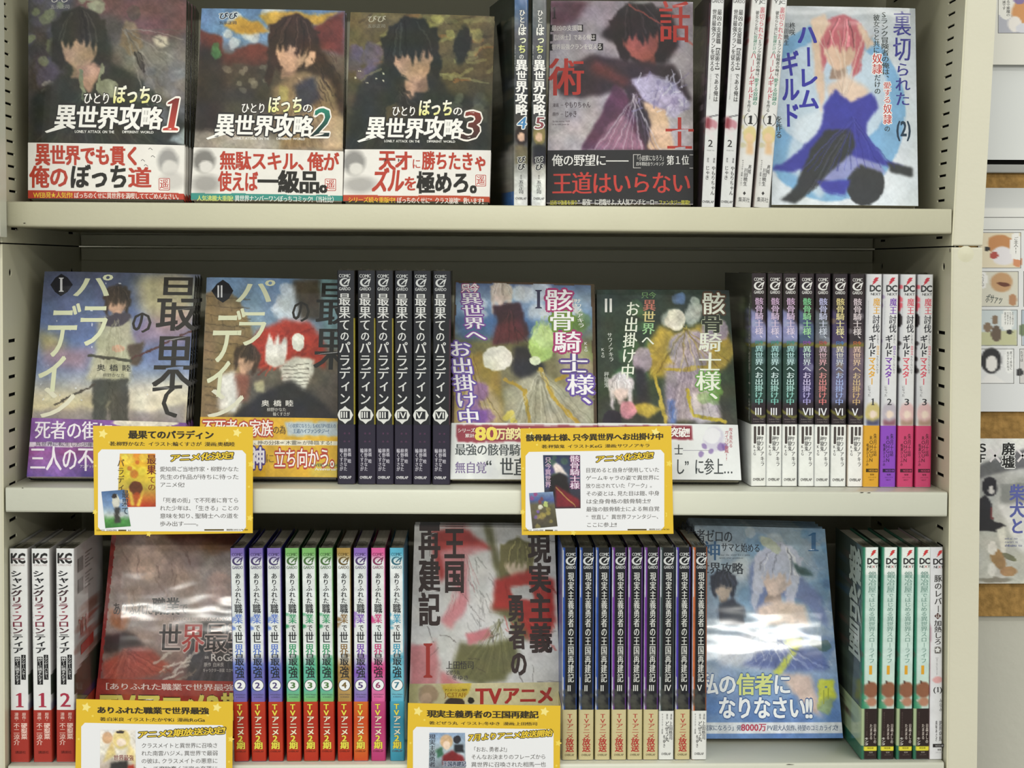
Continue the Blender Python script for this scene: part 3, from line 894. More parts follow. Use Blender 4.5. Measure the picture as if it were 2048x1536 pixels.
def build_sheets():
    A = Art(1950, -20, 2120, 135, 1.1, 'e8e6dc', warp=2, seed=4, busy=0.0); P = Print()
    panel(A, P, 1997, -30, 2090, 66, 'b9bac4')
    A.ell('f2f0e8', 2012, 5, 18, 34, 0, .05); A.ell('d89a62', 2050, 20, 24, 34, 20, .2); A.ell('f2ece6', 2030, 48, 14, 16, 0, .2); A.ell('8d7aa6', 2040, 0, 12, 8)
    A.ell('dcdce4', 2046, 56, 14, 10, 0, .2)
    P.V('るで悪魔の', 2013, 0, 2021, 33, '3c3c3a', lay=1.5); P.V('滅です', 2005, 1, 2012, 20, '3c3c3a', lay=1.5)
    A.done(); sheet('white comic sheet with one dog panel, topmost on the right', 1958, -40, 130, A, P, y=YB - 0.004)
    A = Art(1950, 376, 2120, 823, 1.1, 'e6e6e4', warp=2, seed=6, busy=0.0); P = Print()
    A.grad([(376, 'c9cac8'), (414, 'd4d5d3'), (418, 'ecebe6'), (456, 'e6e6e2'), (470, 'e9e9e8'), (823, 'e2e3e4')])
    P.rect('55554f', 1955, 434.2, 2120, 435.4); P.rect('55554f', 1955, 459, 2120, 460.2)
    # four small panels down the sheet
    panel(A, P, 1960, 465, 2042, 536, 'e9dcc0')
    A.ell('c98d5a', 2005, 492, 30, 22, 20, .15); A.ell('ece7ea', 2006, 512, 24, 18, 10, .2); A.ell('2c2a2a', 1974, 497, 6, 5); A.ell('b5524a', 1988, 511, 9, 7, -20); A.ell('d9946a', 2036, 524, 10, 10)
    A.poly('f6f4f0', [(2026, 466), (2041, 466), (2041, 520), (2024, 518), (2018, 496)], sharp=True)
    P.V('ご主人!!', 2028, 474, 2037, 508, '4a4a46', lay=1.5)
    panel(A, P, 1960, 543, 2037, 613, 'dcd8c8')
    A.ell('c79d72', 2004, 565, 22, 20, 0, .2); A.ell('6b3d2c', 2008, 569, 13, 4, 10); A.ell('b98a66', 2026, 600, 9, 12); A.ell('f4f2ee', 1966, 560, 9, 18, 0, .05)
    P.V('ハルさんが', 1963, 548, 1969, 574, '54544f', lay=1.5); P.H('ポサァッ', 1970, 588, 2004, 606, '44504c', w=1, slant=.2, sk=.1, lay=1.5)
    panel(A, P, 1960, 620, 2035, 691, 'cfd8da')
    A.poly('c9c9a0', [(1960, 665), (2035, 660), (2035, 691), (1960, 691)]); A.ell('8a7560', 1991, 640, 7, 9); A.ell('8a7560', 1975, 655, 8, 10); A.ell('6c5c4e', 1993, 668, 11, 16); A.ell('f4f4f0', 2016, 640, 13, 22, 0, .05); A.ell('33302e', 2020, 664, 6, 5)
    for k in range(4): P.V('それで皆が'[k:] + 'です', 2024 - 5 * k, 624, 2028 - 5 * k, 650, '6a6a66', lay=1.5)
    panel(A, P, 1960, 698, 2028, 767, 'e8e8e8')
    A.ell('2e2d30', 1983, 722, 21, 26, 0, .15); A.ell('eeeae6', 1984, 728, 12, 16, 0, .2); A.poly('f2f0ee', [(1960, 767), (1975, 750), (1995, 752), (2010, 767)]); A.ell('f6f6f4', 2019, 722, 10, 26, 0, .05)
    P.V('思って本当に', 2020, 703, 2025, 740, '4e4e4c', lay=1.5); P.V('化けるんだねぇ', 2014, 703, 2019, 742, '4e4e4c', lay=1.5)
    for k, (y0, y1, c) in enumerate(((465, 536, 'ddd8cc'), (543, 613, 'cfd3cc'), (620, 691, 'b5c2cc'), (698, 767, 'd8d4d2'))):
        x = 2052 - 4 * k; panel(A, P, x, y0, x + 72, y1, c)
    A.ell('3b3a3c', 2040, 745, 8, 8); A.ell('7a8a6a', 2046, 660, 8, 12)
    P.V('たでは', 2041, 702, 2047, 724, '54544f', lay=1.5)
    A.done(); sheet('tall white comic sheet of small dog panels on the cork board', 1950, 376, 823, A, P, y=YB - 0.002)
    A = Art(1950, 877, 2120, 1168, 1.1, 'b9b8b2', warp=3, seed=8, busy=0.06); P = Print()
    A.grad([(877, 'ecebe6'), (925, 'dddcd8'), (960, 'b0b0ac'), (1040, 'bdbcb4'), (1168, 'c9c7bd')])
    A.poly('6a6a6c', [(1950, 935), (1990, 918), (2060, 895), (2120, 890), (2120, 925), (2050, 935), (1990, 948), (1950, 960)], 3)
    A.poly('8f908c', [(2003, 968), (2120, 960), (2120, 1008), (2000, 1012)]); A.poly('e2e0da', [(1995, 1008), (2120, 1004), (2120, 1100), (2040, 1105), (2010, 1040)], 4)
    A.ell('26242a', 1980, 973, 16, 20, 0, .15); A.ell('d8d2cc', 1983, 980, 5, 9, 0, .3)
    A.poly('2a272c', [(1955, 1000), (1972, 990), (1984, 1010), (1986, 1040), (2012, 1052), (2000, 1064), (1955, 1062)]); A.line('7a3a3a', [(1981, 1015), (1985, 1038)], 4)
    A.poly('e6e2d6', [(1992, 1058), (2010, 1052), (2014, 1080), (2012, 1108), (2004, 1108), (2000, 1078)], 2)
    A.ell('7a7a60', 2020, 1115, 16, 6, 25); A.ell('a58458', 1996, 1118, 13, 24, -30, .2); A.ell('e8e4dc', 1984, 1096, 9, 14, 0, .2); A.ell('b08a60', 2018, 1144, 16, 10, 0, .2); A.ell('ece8e0', 1984, 1140, 8, 14, 0, .3); A.ell('8a8678', 1990, 1160, 34, 5, 0, .5)
    P.V('廃墟', 2004, 886, 2030, 938, '1c1c1c', 2, lay=2.2, ol=('f4f4f2', .10)); P.V('ＳＦ', 1954, 886, 1976, 928, '1c1c1c', 3, lay=2.2, ol=('f4f4f2', .10))
    for x in (1991, 2046):
        P.poly('e8e2e4', [(x - 12, 901), (x - 9, 898), (x + 12, 923), (x + 9, 926)], 1.0); P.poly('e8e2e4', [(x + 12, 900), (x + 9, 897), (x - 12, 922), (x - 9, 925)], 1.0)
    P.V('柴犬と', 2020, 970, 2049, 1070, '5b62a8', 2, lay=1.5)
    P.H('sekai no', 2010, 1074, 2036, 1080, '7c7e9a', lay=1.5); P.H('owari ni', 2010, 1081, 2036, 1087, '7c7e9a', lay=1.5); P.H('shibainu to', 2010, 1088, 2045, 1094, '6a6e98', 1, lay=1.5)
    A.done(); sheet('grey ruin poster with blue vertical title, low on the cork board', 1950, 877, 1167, A, P, y=YB - 0.001, name='poster', cat='poster')


# ================================================================ face-out books
def face_title_lonely(p, x, y, w, num, numcol, numcol2, sk, green=None, white='f4f2ec'):
    """series title lettering: small kana line, big slanted kanji line, roman line, large numeral; x,y: left end of the kanji line's top"""
    k = w / 220.0
    p.H('ひとり', x + 62 * k, y - 27 * k, x + 116 * k, y - 3 * k, white, 1, sk, 0.05, ol=('3a3230', .09))
    p.H('ぼっち', x + 120 * k, y - 41 * k, x + 196 * k, y - 3 * k, white, 2, sk, 0.08, col2='e8e48a', ol=('2a2824', .07))
    p.H('の', x + 196 * k, y - 26 * k, x + 219 * k, y - 4 * k, white, 1, sk, ol=('3a3230', .09))
    p.H('異世界攻略', x + 4 * k, y, x + 216 * k, y + 46 * k, white, 2, sk, 0.10, ol=('2c2a2a', .10), tall={0: .06, 3: .10})
    p.poly(white, [(x + 30 * k, y + 42 * k), (x - 10 * k, y + 53 * k), (x - 14 * k, y + 50 * k), (x + 20 * k, y + 36 * k)], 1.5)
    p.H('LONELY ATTACK ON THE', x + 46 * k, y + 47 * k, x + 124 * k, y + 53.5 * k, white, 1, sk); p.H('DIFFERENT WORLD', x + 140 * k, y + 48 * k, x + 202 * k, y + 54 * k, white, 1, sk)
    p.H(num, x + 213 * k, y - 22 * k, x + 256 * k, y + 54 * k, numcol, 'm', 0, 0.18, col2=numcol2, ol=('f6efe6', .055, 18), lay=2.6)


def stamp_mark(p, x, y, s):
    p.rect('b8463c', x, y, x + s, y + s * 1.1, 1.2, r=2); p.rect('f0ece6', x + 1.3, y + 1.3, x + s - 1.3, y + s * 1.1 - 1.3, 1.5, r=1.4); p.H('遥', x + 2, y + 2, x + s - 2, y + s * 1.1 - 2, 'b8463c', 1, lay=2.0)


def build_faces():
    # ---- row 1, volume 1
    q = ((56.5, -6), (373, -2), (366.5, 405), (57, 402))
    A = Art(52, -10, 378, 410, 1.9, '47413f', warp=6, seed=11, busy=0.13)
    A.grad([(-10, '4d4a50'), (120, '4c4845'), (200, '3c3a37'), (290, '34332f')])
    A.poly('6a4c4c', [(150, -10), (380, -10), (380, 60), (300, 90), (230, 30), (160, 20)], 8).poly('8a8478', [(230, 70), (380, 90), (380, 190), (300, 220), (240, 160)], 14, .7)
    A.spots('565364', 16, 56, -10, 140, 160, 12, 24, .6).spots('7d8468', 7, 60, 20, 110, 130, 7, 16, .8).spots('8f9680', 6, 120, -8, 200, 26, 7, 13, .9).spots('9c9a98', 5, 64, 165, 110, 185, 4, 8, .8)
    A.poly('30322c', [(57, 205), (120, 150), (165, 120), (230, 130), (290, 160), (330, 215), (372, 240), (372, 300), (57, 300)], 4)
    A.poly('31332f', [(98, 100), (112, 40), (150, 20), (196, 30), (224, 90), (222, 150), (190, 150), (120, 140)], 5)
    A.head(160, 92, 84, '2c2c28', 'b79a80', seed=3).poly('b08d78', [(152, 132), (190, 126), (206, 138), (186, 178), (176, 186), (160, 160)], 3)
    A.line('7c8268', [(160, 140), (168, 200)], 8).line('7c8268', [(206, 132), (196, 180)], 6).ell('868c76', 216, 178, 22, 18)
    A.poly('84725a', [(250, 40), (272, 44), (286, 96), (262, 112), (240, 92)], 2).line('3c3630', [(276, 105), (290, 142)], 6).line('3c3630', [(268, 105), (284, 138)], 4).ell('c2b8a2', 322, 84, 15, 10, 0, .6).ell('5a4a44', 268, 26, 14, 14)
    A.folds('20221e', '4a4c42', ((170, 190), (70, 285), (330, 290)), 16, 2, 3).folds('9a948a', '5a544e', ((250, 60), (375, 60), (300, 230)), 10, 3, 3).spots('7b7c80', 14, 280, 140, 370, 240, 8, 20, .35).poly('8e9a98', [(336, 282), (372, 255), (372, 290)], 3)
    A.done()
    B = belt_art((57, 285.5), (369, 291), (57, 402), (366, 406), 1.5, 'e9e5de', warp=1, seed=2, busy=0.01)
    B.poly('b5402f', [(50, 381), (380, 387), (380, 420), (50, 420)], sharp=True)
    B.ell('6b6a6a', 336, 322, 20, 24, 0, .5, .6).ell('d8d4ce', 340, 336, 16, 15, 0, .4).ell('b0aca8', 345, 362, 24, 18, 0, .6, .5); B.done()
    fb = FaceBook(1, q, 'face-out comic volume one, dark cloaked art and white belt, frontmost of the leftmost top stack', A, lean=11, T=0.0135, d0=0.045, copies=5,
                  copy_labels=['second copy behind the dark volume one at the top left', 'third copy behind the dark volume one at the top left', 'fourth copy in the stack of dark volume one', 'rearmost copy in the stack of dark volume one'],
                  group='copies of the dark volume one on the top shelf', bandart=B, spine='34312f', dx=0)
    p = Print()
    p.H('びび', 101, -8, 141, 7, 'b9b6b2', 1); p.H('五示正司', 101, 10, 140, 19, '9c9a98', 1)
    face_title_lonely(p, 104, 213, 222, '1', '7a2e2a', 'c4473a', 0.013)
    b = Print()
    b.H('異世界でも貫く', 71, 292, 281, 332, 'b5402f', 3, 0.01, tall={0: .1}); b.H('俺の', 60, 333, 138, 378, 'b5402f', 2, 0.01); b.H('ぼっち', 140, 330, 256, 380, '26241f', 3, 0.01, 0.05); b.H('道', 257, 336, 303, 378, 'b5402f', 2, .01)
    b.H('WEB発★人気作!', 67, 384.5, 146, 397, 'e8c23a', 1, 0.012); b.H('ぼっちのくせに異世界を満喫しててごめんなさい。', 149, 385.5, 360, 398, 'efe6dc', 1, 0.012)
    stamp_mark(b, 318, 357, 22)
    for k, (x, y) in enumerate(((297, 295), (302, 310), (282, 318), (288, 328))): b.H('へ', x, y, x + 9, y + 7, '4a4846', 1)
    sd = Print().V('ひとりぼっちの異世界攻略', 1.5, 12, 8.5, 60, 'c8c4bc', 1).rect('e4dfd6', 0.2, 72, 9.8, 94, 0.5).rect('b5402f', 0.2, 94, 9.8, 99.5, .5)
    fb.finish(p, b, sd)

    # ---- row 1, volume 2
    q = ((403.5, 17), (690, 22), (684, 409), (382, 405.5))
    A = Art(376, 10, 696, 414, 1.9, '60503e', warp=6, seed=12, busy=0.12)
    A.grad([(10, '5a7ca4'), (80, '6f8dad'), (115, '6a5a48'), (200, '3f3b31'), (270, '6c655a'), (320, '8a8072')])
    A.spots('c8ccca', 9, 405, 20, 560, 100, 8, 20, .8).poly('6e3a2e', [(398, 60), (440, 70), (450, 110), (520, 85), (560, 110), (590, 120), (590, 130), (400, 130)], 3).poly('6b3730', [(610, 60), (690, 20), (690, 110), (640, 100)], 4)
    A.poly('b9903c', [(446, 50), (480, 34), (520, 48), (540, 62), (500, 68), (470, 66)], 2).poly('c09a44', [(515, 30), (560, 22), (640, 30), (680, 24), (640, 48), (590, 52), (540, 54)], 2)
    A.poly('2e2822', [(395, 80), (440, 100), (450, 180), (440, 290), (385, 290)], 8).poly('3b342b', [(400, 120), (560, 120), (560, 200), (420, 210)], 12, .6).spots('4e7a4a', 4, 425, 90, 440, 120, 7, 12).spots('8d8570', 10, 450, 130, 540, 190, 5, 9, .5)
    A.poly('38291f', [(535, 110), (556, 66), (590, 46), (626, 58), (646, 100), (686, 170), (690, 230), (640, 200), (600, 150), (560, 150)], 5)
    A.head(584, 100, 76, '3a2a22', 'c9a283', long=.5, tilt=8, seed=5).poly('c39c80', [(610, 120), (622, 104), (632, 106), (630, 126), (612, 136)], 1).poly('8d7656', [(545, 180), (600, 140), (660, 160), (685, 250), (680, 300), (560, 300)], 5).poly('a8985e', [(560, 170), (580, 180), (575, 215), (560, 200)], 2)
    A.folds('6a5640', 'b09a76', ((600, 160), (560, 295), (685, 295)), 14, 4, 3).strokes(['2c201a', '4c382c'], 26, (625, 90, 670, 190), 46, 3, 62, .5, spread=10).poly('3a3a44', [(590, 170), (630, 150), (640, 200), (600, 230)], 5).poly('aaa294', [(382, 265), (500, 262), (560, 280), (560, 300), (382, 300)], 5, .8).poly('c0a884', [(640, 240), (685, 235), (685, 300), (650, 300)], 5)
    A.done()
    B = belt_art((387, 295), (679.5, 303), (382, 405), (684, 409), 1.5, 'e7e3dc', warp=1, seed=3, busy=.01)
    B.poly('3c8f84', [(370, 386), (700, 392), (700, 420), (370, 420)], sharp=True).ell('55534f', 408, 322, 22, 22, 0, .5, .7).ell('dcd8d2', 412, 334, 14, 12, 0, .4).ell('7a7774', 412, 368, 28, 18, 0, .7, .6); B.done()
    fb = FaceBook(1, q, 'face-out comic volume two with blue sky art and green-edged white belt on the top shelf', A, lean=11.5, T=0.0135, d0=0.045, copies=2,
                  copy_labels='copy of the blue sky volume two, right behind the front one', group='copies of the blue sky volume two on the top shelf', bandart=B, spine='4a3c34')
    p = Print(); p.H('びび', 438, 26, 475, 40, '2e3a4c', 2, ol=('dfe6e8', .1)); p.H('五示正司', 438, 43, 474, 50, '3a4656', 1)
    face_title_lonely(p, 425, 231, 202, '2', '2f8a72', '1c2a2a', 0.015)
    b = Print(); b.H('無駄スキル、俺が', 440, 304, 678, 342, 'b5402f', 2, .012); b.H('使えば', 437, 344, 516, 385, 'b5402f', 2, .012); b.H('一級品。', 516, 342, 665, 388, '26241f', 3, .012)
    b.H('人気沸騰大重版!', 394, 391.5, 467, 403, 'd8e07a', 1, .012); b.H('異世界ナンバーワンぼっちコミック!（当社比）', 470, 391.5, 674, 404, 'e8ece6', 1, .012); stamp_mark(b, 650, 358, 22)
    sd = Print().V('ひとりぼっちの異世界攻略', 1.5, 12, 8.5, 60, 'd0cab8', 1).rect('e4dfd6', 0.2, 72, 9.8, 94, 0.5).rect('3c8f84', 0.2, 94, 9.8, 99.5, .5)
    fb.finish(p, b, sd)

    # ---- row 1, volume 3
    q = ((701, 24.5), (989, 33), (978, 412), (686.5, 409.5))
    A = Art(680, 18, 995, 418, 1.9, '5a5038', warp=7, seed=13, busy=0.14)
    A.grad([(18, '6e6242'), (120, '5c5238'), (200, '474230'), (300, '34332d')])
    A.strokes(['8c8a58', '9a6b3c', '7d7a50', '453c2a'], 60, (705, 30, 980, 170), 50, 9, -20, .55).spots('5d5468', 12, 698, 90, 760, 160, 10, 20, .6).spots('9b9658', 6, 840, 30, 980, 80, 8, 14, .7)
    A.poly('2a2c28', [(690, 300), (715, 170), (760, 130), (790, 75), (840, 65), (872, 110), (880, 160), (900, 190), (975, 205), (980, 300)], 4)
    A.head(826, 116, 88, '232522', 'b08f74', tilt=-10, seed=8).poly('a88a70', [(808, 160), (835, 165), (828, 200), (812, 195)], 3).folds('1a1c18', '40423a', ((800, 180), (700, 295), (960, 290)), 18, 5, 3).line('5d5a48', [(760, 140), (720, 160)], 5).ell('4c4634', 790, 235, 18, 26)
    A.ell('262620', 925, 90, 16, 40, 10, .3).line('8a8a60', [(880, 150), (975, 165)], 4, .6).spots('6c6f60', 8, 900, 190, 975, 240, 8, 16, .4).spots('d8d4b8', 7, 700, 140, 780, 170, 1, 2.5, .9)
    A.done()
    B = belt_art((691, 299), (977, 301), (687, 409), (978, 412), 1.5, 'e8e4de', warp=1, seed=4, busy=.01)
    B.poly('b84a2e', [(680, 390.5), (990, 393), (990, 420), (680, 420)], sharp=True).poly('d8b83c', [(950, 407), (990, 408), (990, 420), (940, 420)], sharp=True).ell('6d6b69', 708, 325, 22, 24, 0, .5, .7).ell('dcd8d2', 712, 338, 14, 12, 0, .4).ell('8a8785', 720, 370, 32, 16, 0, .7, .6); B.done()
    fb = FaceBook(1, q, 'face-out comic volume three, olive brown art and white belt, on the top shelf', A, lean=11, T=0.0135, d0=0.045, copies=3,
                  copy_labels=['copy standing directly behind the olive volume three', 'rearmost copy behind the olive volume three'], group='copies of the olive volume three on the top shelf', bandart=B, spine='3c382e')
    p = Print(); p.H('びび', 735, 32, 772, 46, 'b4b09a', 1); p.H('五示正司', 735, 49, 771, 57, '8f8c7c', 1)
    face_title_lonely(p, 727, 237, 200, '3', '8a3a30', '3c2c28', 0.012)
    b = Print(); b.H('天才', 758, 305, 824, 342, 'b5402f', 3, .01, tall={0: .1}); b.H('に', 824, 318, 842, 340, 'b5402f', 1); b.H('勝ちたきゃ', 844, 304, 974, 342, 'b5402f', 2, .02); b.H('チート', 764, 318, 806, 325, '33302c', 1, lay=3)
    b.H('ズル', 742, 338, 806, 388, 'b5402f', 3, .01, .1); b.H('を', 808, 354, 834, 384, 'b5402f', 2); b.H('極めろ。', 834, 345, 962, 390, '26241f', 3, .0)
    b.H('シリーズ続々重版中!', 696, 394.5, 791, 406, 'e8c23a', 1, .01); b.H('ぼっちのくせに“クラス崩壊”救います!!', 794, 395, 968, 408, 'efe6dc', 1, .01); stamp_mark(b, 951, 350, 21)
    sd = Print().V('ひとりぼっちの異世界攻略', 1.5, 12, 8.5, 60, 'b8b49c', 1).rect('e4dfd6', 0.2, 72, 9.8, 94, 0.5).rect('b84a2e', 0.2, 94, 9.8, 99.5, .5)
    fb.finish(p, b, sd)

    # ---- row 1, crimson cover with black belt
    q = ((1102, 2), (1386, 4), (1386, 415.5), (1093, 414))
    A = Art(1088, -4, 1392, 420, 1.9, 'b3a8ae', warp=4, seed=14, busy=0.10)
    A.grad([(0, '8b7f8a'), (120, 'a79fa6'), (300, 'b5adb2')])
    A.poly('5b3a48', [(1096, 0), (1180, 0), (1150, 45), (1100, 60)], 6).poly('2a2024', [(1200, 70), (1240, 30), (1290, 10), (1345, 25), (1360, 90), (1330, 130), (1270, 130), (1230, 90)], 4)
    A.head(1282, 78, 84, '2a2024', '9a544e', tilt=-12, seed=4).poly('3a2d34', [(1110, 150), (1180, 110), (1260, 120), (1350, 130), (1386, 200), (1330, 230), (1240, 180), (1160, 200), (1120, 190)], 4)
    A.poly('5d3a52', [(1160, 300), (1200, 230), (1230, 170), (1270, 200), (1300, 280), (1310, 305)], 3).poly('a27790', [(1190, 300), (1215, 250), (1250, 230), (1290, 300)], 3, .8).poly('3b2f3a', [(1250, 170), (1300, 220), (1320, 300), (1290, 300), (1262, 220)], 3)
    A.poly('b9b0cc', [(1262, 160), (1300, 150), (1350, 165), (1380, 210), (1350, 240), (1310, 225), (1280, 190)], 3).spots('8d84a8', 8, 1290, 160, 1370, 225, 5, 12, .6)
    A.poly('d9b69a', [(1288, 205), (1330, 220), (1350, 300), (1295, 300), (1300, 250)], 3).spots('bcb3b8', 5, 1098, 230, 1170, 290, 12, 24, .9)
    A.folds('d8d0dc', '6a5a70', ((1270, 190), (1180, 300), (1320, 300)), 16, 6, 2.4).strokes(['c8c2d8', '8d84a8', 'e4e0ec'], 40, (1262, 155, 1370, 230), 26, 3, -60, .7, spread=50).poly('7a3a3a', [(1190, 120), (1260, 160), (1250, 178), (1180, 140)], 6, .6).line('b0524a', [(1258, 10), (1386, 90)], 3, .6); A.done()
    B = belt_art((1094, 301), (1386, 300.5), (1093, 414), (1386, 415.5), 1.5, '2b2a2c', warp=1, seed=5, busy=.03); B.done()
    fb = FaceBook(1, q, 'face-out comic with crimson swordsman art over a black lettered belt, top shelf centre', A, lean=11.5, T=0.0135, d0=0.05, copies=2,
                  copy_labels='copy behind the crimson comic with the black belt', group='copies of the crimson comic on the top shelf', bandart=B, spine='3a3034')
    p = Print()
    for k, (t, x1) in enumerate((('最凶の支援職', 1164), ('【話術士】である俺は', 1190), ('世界最強クランを従える', 1204))):
        y = 50 + 18.7 * k; p.rect('1e1a1c', 1100, y, x1 + 2, y + 14, .8); p.H(t, 1103, y + 1.2, x1, y + 13, 'd8d2d0', 1, lay=1.6)
    p.V('1', 1098, 12, 1120, 40, '2c2024', 1)
    p.V('話', 1318, 4, 1380, 90, 'b23a32', 'm', lay=.8); p.V('術', 1098, 118, 1168, 196, 'b23a32', 'm', lay=.8); p.V('士', 1330, 236, 1388, 306, 'b23a32', 'm', lay=.8)
    p.H('漫画 ー', 1105, 207, 1127, 215, '55484e'); p.H('やもりちゃん', 1129, 204, 1181, 217, '4a3c44', 1); p.H('原作 ー', 1105, 225, 1127, 233, '55484e'); p.H('じゃき', 1129, 222, 1154, 236, '4a3c44', 1)
    p.H('The most notorious TALKER', 1105, 241, 1140, 245, '6a5c64'); p.H('run the worlds greatest clan', 1105, 247, 1138, 251, '6a5c64')
    b = Print(); b.H('俺の野望に――', 1104, 310, 1256, 334, 'e6e4e0', 'm'); b.H('「小説家になろう」', 1270, 312, 1331, 324, 'd6d4d0', 0, -.02); b.H('四半期総合ランキング', 1272, 325, 1328, 333, 'd6d4d0'); b.H('第１位', 1333, 312, 1378, 332, 'e6e4e0', 'm', -.02)
    for z in ((1266, 309.5, 1386, 310.6), (1266, 336, 1386, 337.1), (1266, 309.5, 1267.2, 337)): b.rect('c8c4c0', *z, 1.2)
    b.H('王道はいらない', 1104, 346, 1382, 392, 'c04038', 'm', -.005); b.H('話術で強者を操り', 1100, 401, 1155, 411, 'd8d24a'); b.H('“最強”に君臨せよ。大人気アンチヒーロー', 1156, 399, 1316, 412, 'e4e2dc', 1); b.H('ファンタジー開幕!!', 1317, 401, 1380, 411, 'd8d24a')
    fb.finish(p, b)

    # ---- row 1, blue and white cover
    q = ((1553, 12), (1830.5, 17), (1836.5, 415.5), (1543, 413.5))
    A = Art(1538, 6, 1842, 420, 1.9, 'c3cbd4', warp=3, seed=15, busy=0.04)
    A.grad([(6, 'b6bcc2'), (120, 'c8d0d8'), (420, 'dce3ea')])
    A.ell('6fa3cf', 1660, 225, 150, 178, 0, .03, .85).ell('d3dbe3', 1660, 190, 118, 110, 0, .05, .75).poly('d6dee6', [(1590, 240), (1660, 210), (1700, 300), (1640, 400), (1570, 330)], 4, .7)
    # loose drapery shapes in place of the drawn figure
    A.head(1680, 100, 74, 'b7646e', 'dcbba4', long=.15, tilt=6, seed=6)
    A.poly('d8bea8', [(1622, 40), (1650, 28), (1660, 50), (1640, 80), (1650, 190), (1642, 225), (1630, 160)], 3).poly('d8bea8', [(1712, 45), (1730, 60), (1750, 90), (1732, 100)], 3).poly('dcc4b0', [(1652, 175), (1690, 150), (1740, 180), (1720, 220), (1670, 225)], 5)
    A.folds('b8a494', 'e4d4c4', ((1690, 190), (1625, 60), (1745, 70)), 8, 22, 3)
    A.poly('41429a', [(1670, 180), (1700, 205), (1744, 186), (1756, 215), (1735, 245), (1732, 270), (1770, 320), (1812, 335), (1740, 330), (1690, 350), (1640, 350), (1560, 330), (1600, 300), (1640, 260), (1648, 210)], 3)
    A.poly('383a3c', [(1620, 300), (1650, 262), (1700, 258), (1712, 290), (1690, 340), (1630, 375), (1590, 408), (1560, 402), (1592, 370)], 3).ell('3a3c3e', 1730, 368, 38, 44, 0, .1).poly('3b3d3e', [(1775, 325), (1825, 335), (1826, 356), (1780, 345)], 3)
    A.poly('8f93c4', [(1700, 310), (1760, 330), (1770, 350), (1720, 330), (1690, 360), (1640, 362)], 3).poly('4446a0', [(1630, 362), (1700, 360), (1690, 392), (1650, 385)], 3)
    A.folds('32337e', '5658b0', ((1705, 240), (1600, 345), (1790, 335)), 14, 7, 2.4).folds('585a5c', '2a2c2e', ((1690, 270), (1600, 400), (1640, 370)), 6, 8, 2.4).poly('4446a0', [(1550, 330), (1600, 325), (1590, 345), (1545, 342)], 3); A.done()
    fb = FaceBook(1, q, 'white and blue face-out comic in loose film at the right end of the top shelf', A, lean=12, T=0.014, d0=0.045, copies=3, copy_labels=['copy behind the white and blue comic at the right end', 'rearmost copy behind the white and blue comic'],
                  group='copies of the white and blue comic on the top shelf', spine='d0d6da')
    p = Print()
    p.V('裏切', 1786, 24, 1822, 125, '3b3a8c', 'm'); p.V('られた', 1790, 126, 1820, 214, '3b3a8c', 'm'); p.V('Sランク冒険者の俺は、', 1764, 24, 1779, 160, '39403c', 'm', lean=-4); p.V('愛する', 1766, 165, 1782, 208, 'c04a44', 'm', ol=('eef0f0', .1)); p.V('奴隷', 1766, 209, 1783, 250, 'c04a44', 'm', ol=('eef0f0', .1)); p.V('の', 1768, 252, 1780, 265, '39403c', 'm')
    p.V('彼女らと共に', 1746, 30, 1759, 108, '39403c', 'm'); p.V('奴隷', 1744, 108, 1764, 150, 'c04a44', 'm', ol=('eef0f0', .1)); p.V('だけの', 1748, 150, 1761, 190, '39403c', 'm')
    p.V('ハーレム', 1597, 50, 1638, 222, '3a38a0', 2, lean=-4); p.V('ギルド', 1565, 104, 1600, 258, '3a38a0', 2, lean=-3); p.V('を作る', 1551, 232, 1564, 278, '43443f', 'm')
    p.V('柊咲', 1578, 46, 1590, 72, '3c4044', 1); p.V('川田暁生', 1568, 46, 1577, 92, '3c4044', 1)
    p.H('(2)', 1793, 240, 1822, 276, '25394c', 2)
    fb.finish(p)

    # ---- row 2, volume I, purple sky
    q = ((89.5, 543), (390.5, 549.5), (365, 958), (54, 954))
    A = Art(48, 536, 396, 964, 1.9, '5c6c96', warp=6, seed=21, busy=0.09)
    A.grad([(540, '53586e'), (600, '5a6688'), (680, '6579a8'), (740, '7f8fae'), (790, 'c8bfa4'), (822, 'd6c79c'), (850, '9a8a86'), (960, '8a7a8a')])
    A.poly('c9bd8e', [(275, 555), (345, 545), (390, 560), (385, 650), (330, 660), (280, 620)], 12, .85).poly('b9909a', [(285, 640), (380, 620), (380, 690), (250, 690)], 12, .6).poly('b0a262', [(70, 660), (120, 670), (130, 700), (90, 710)], 10, .8).poly('b4858e', [(90, 700), (200, 695), (170, 740), (90, 735)], 10, .6)
    A.poly('e4dcc8', [(230, 780), (375, 760), (372, 840), (230, 830)], 12, .8).poly('7d7680', [(60, 820), (140, 815), (300, 822), (372, 806), (370, 850), (58, 850)], 4, .6)
    A.spots('e4e8f0', 30, 75, 560, 300, 800, .8, 1.8, .9).poly('b9b79c', [(198, 640), (230, 625), (262, 640), (272, 700), (262, 740), (258, 765), (170, 762), (188, 720)], 4)
    A.head(235, 608, 42, '3d332c', 'cfa88c', seed=2).ell('4c4850', 232, 640, 28, 14, -10, .2).poly('4a4a44', [(186, 760), (258, 758), (256, 850), (222, 850), (218, 800), (212, 850), (184, 850)], 3).ell('cfa68c', 236, 697, 13, 8)
    A.poly('5a4c40', [(255, 690), (290, 680), (280, 730), (262, 730)], 3).folds('8a886e', 'd0ceb4', ((232, 640), (180, 760), (268, 760)), 10, 9, 1.8).folds('36362f', '5c5c54', ((222, 765), (188, 848), (256, 848)), 8, 10, 1.8).line('4a443c', [(110, 810), (190, 770)], 4).line('5a3a34', [(262, 720), (385, 660)], 4).line('4c4a40', [(180, 712), (262, 722)], 7); A.done()
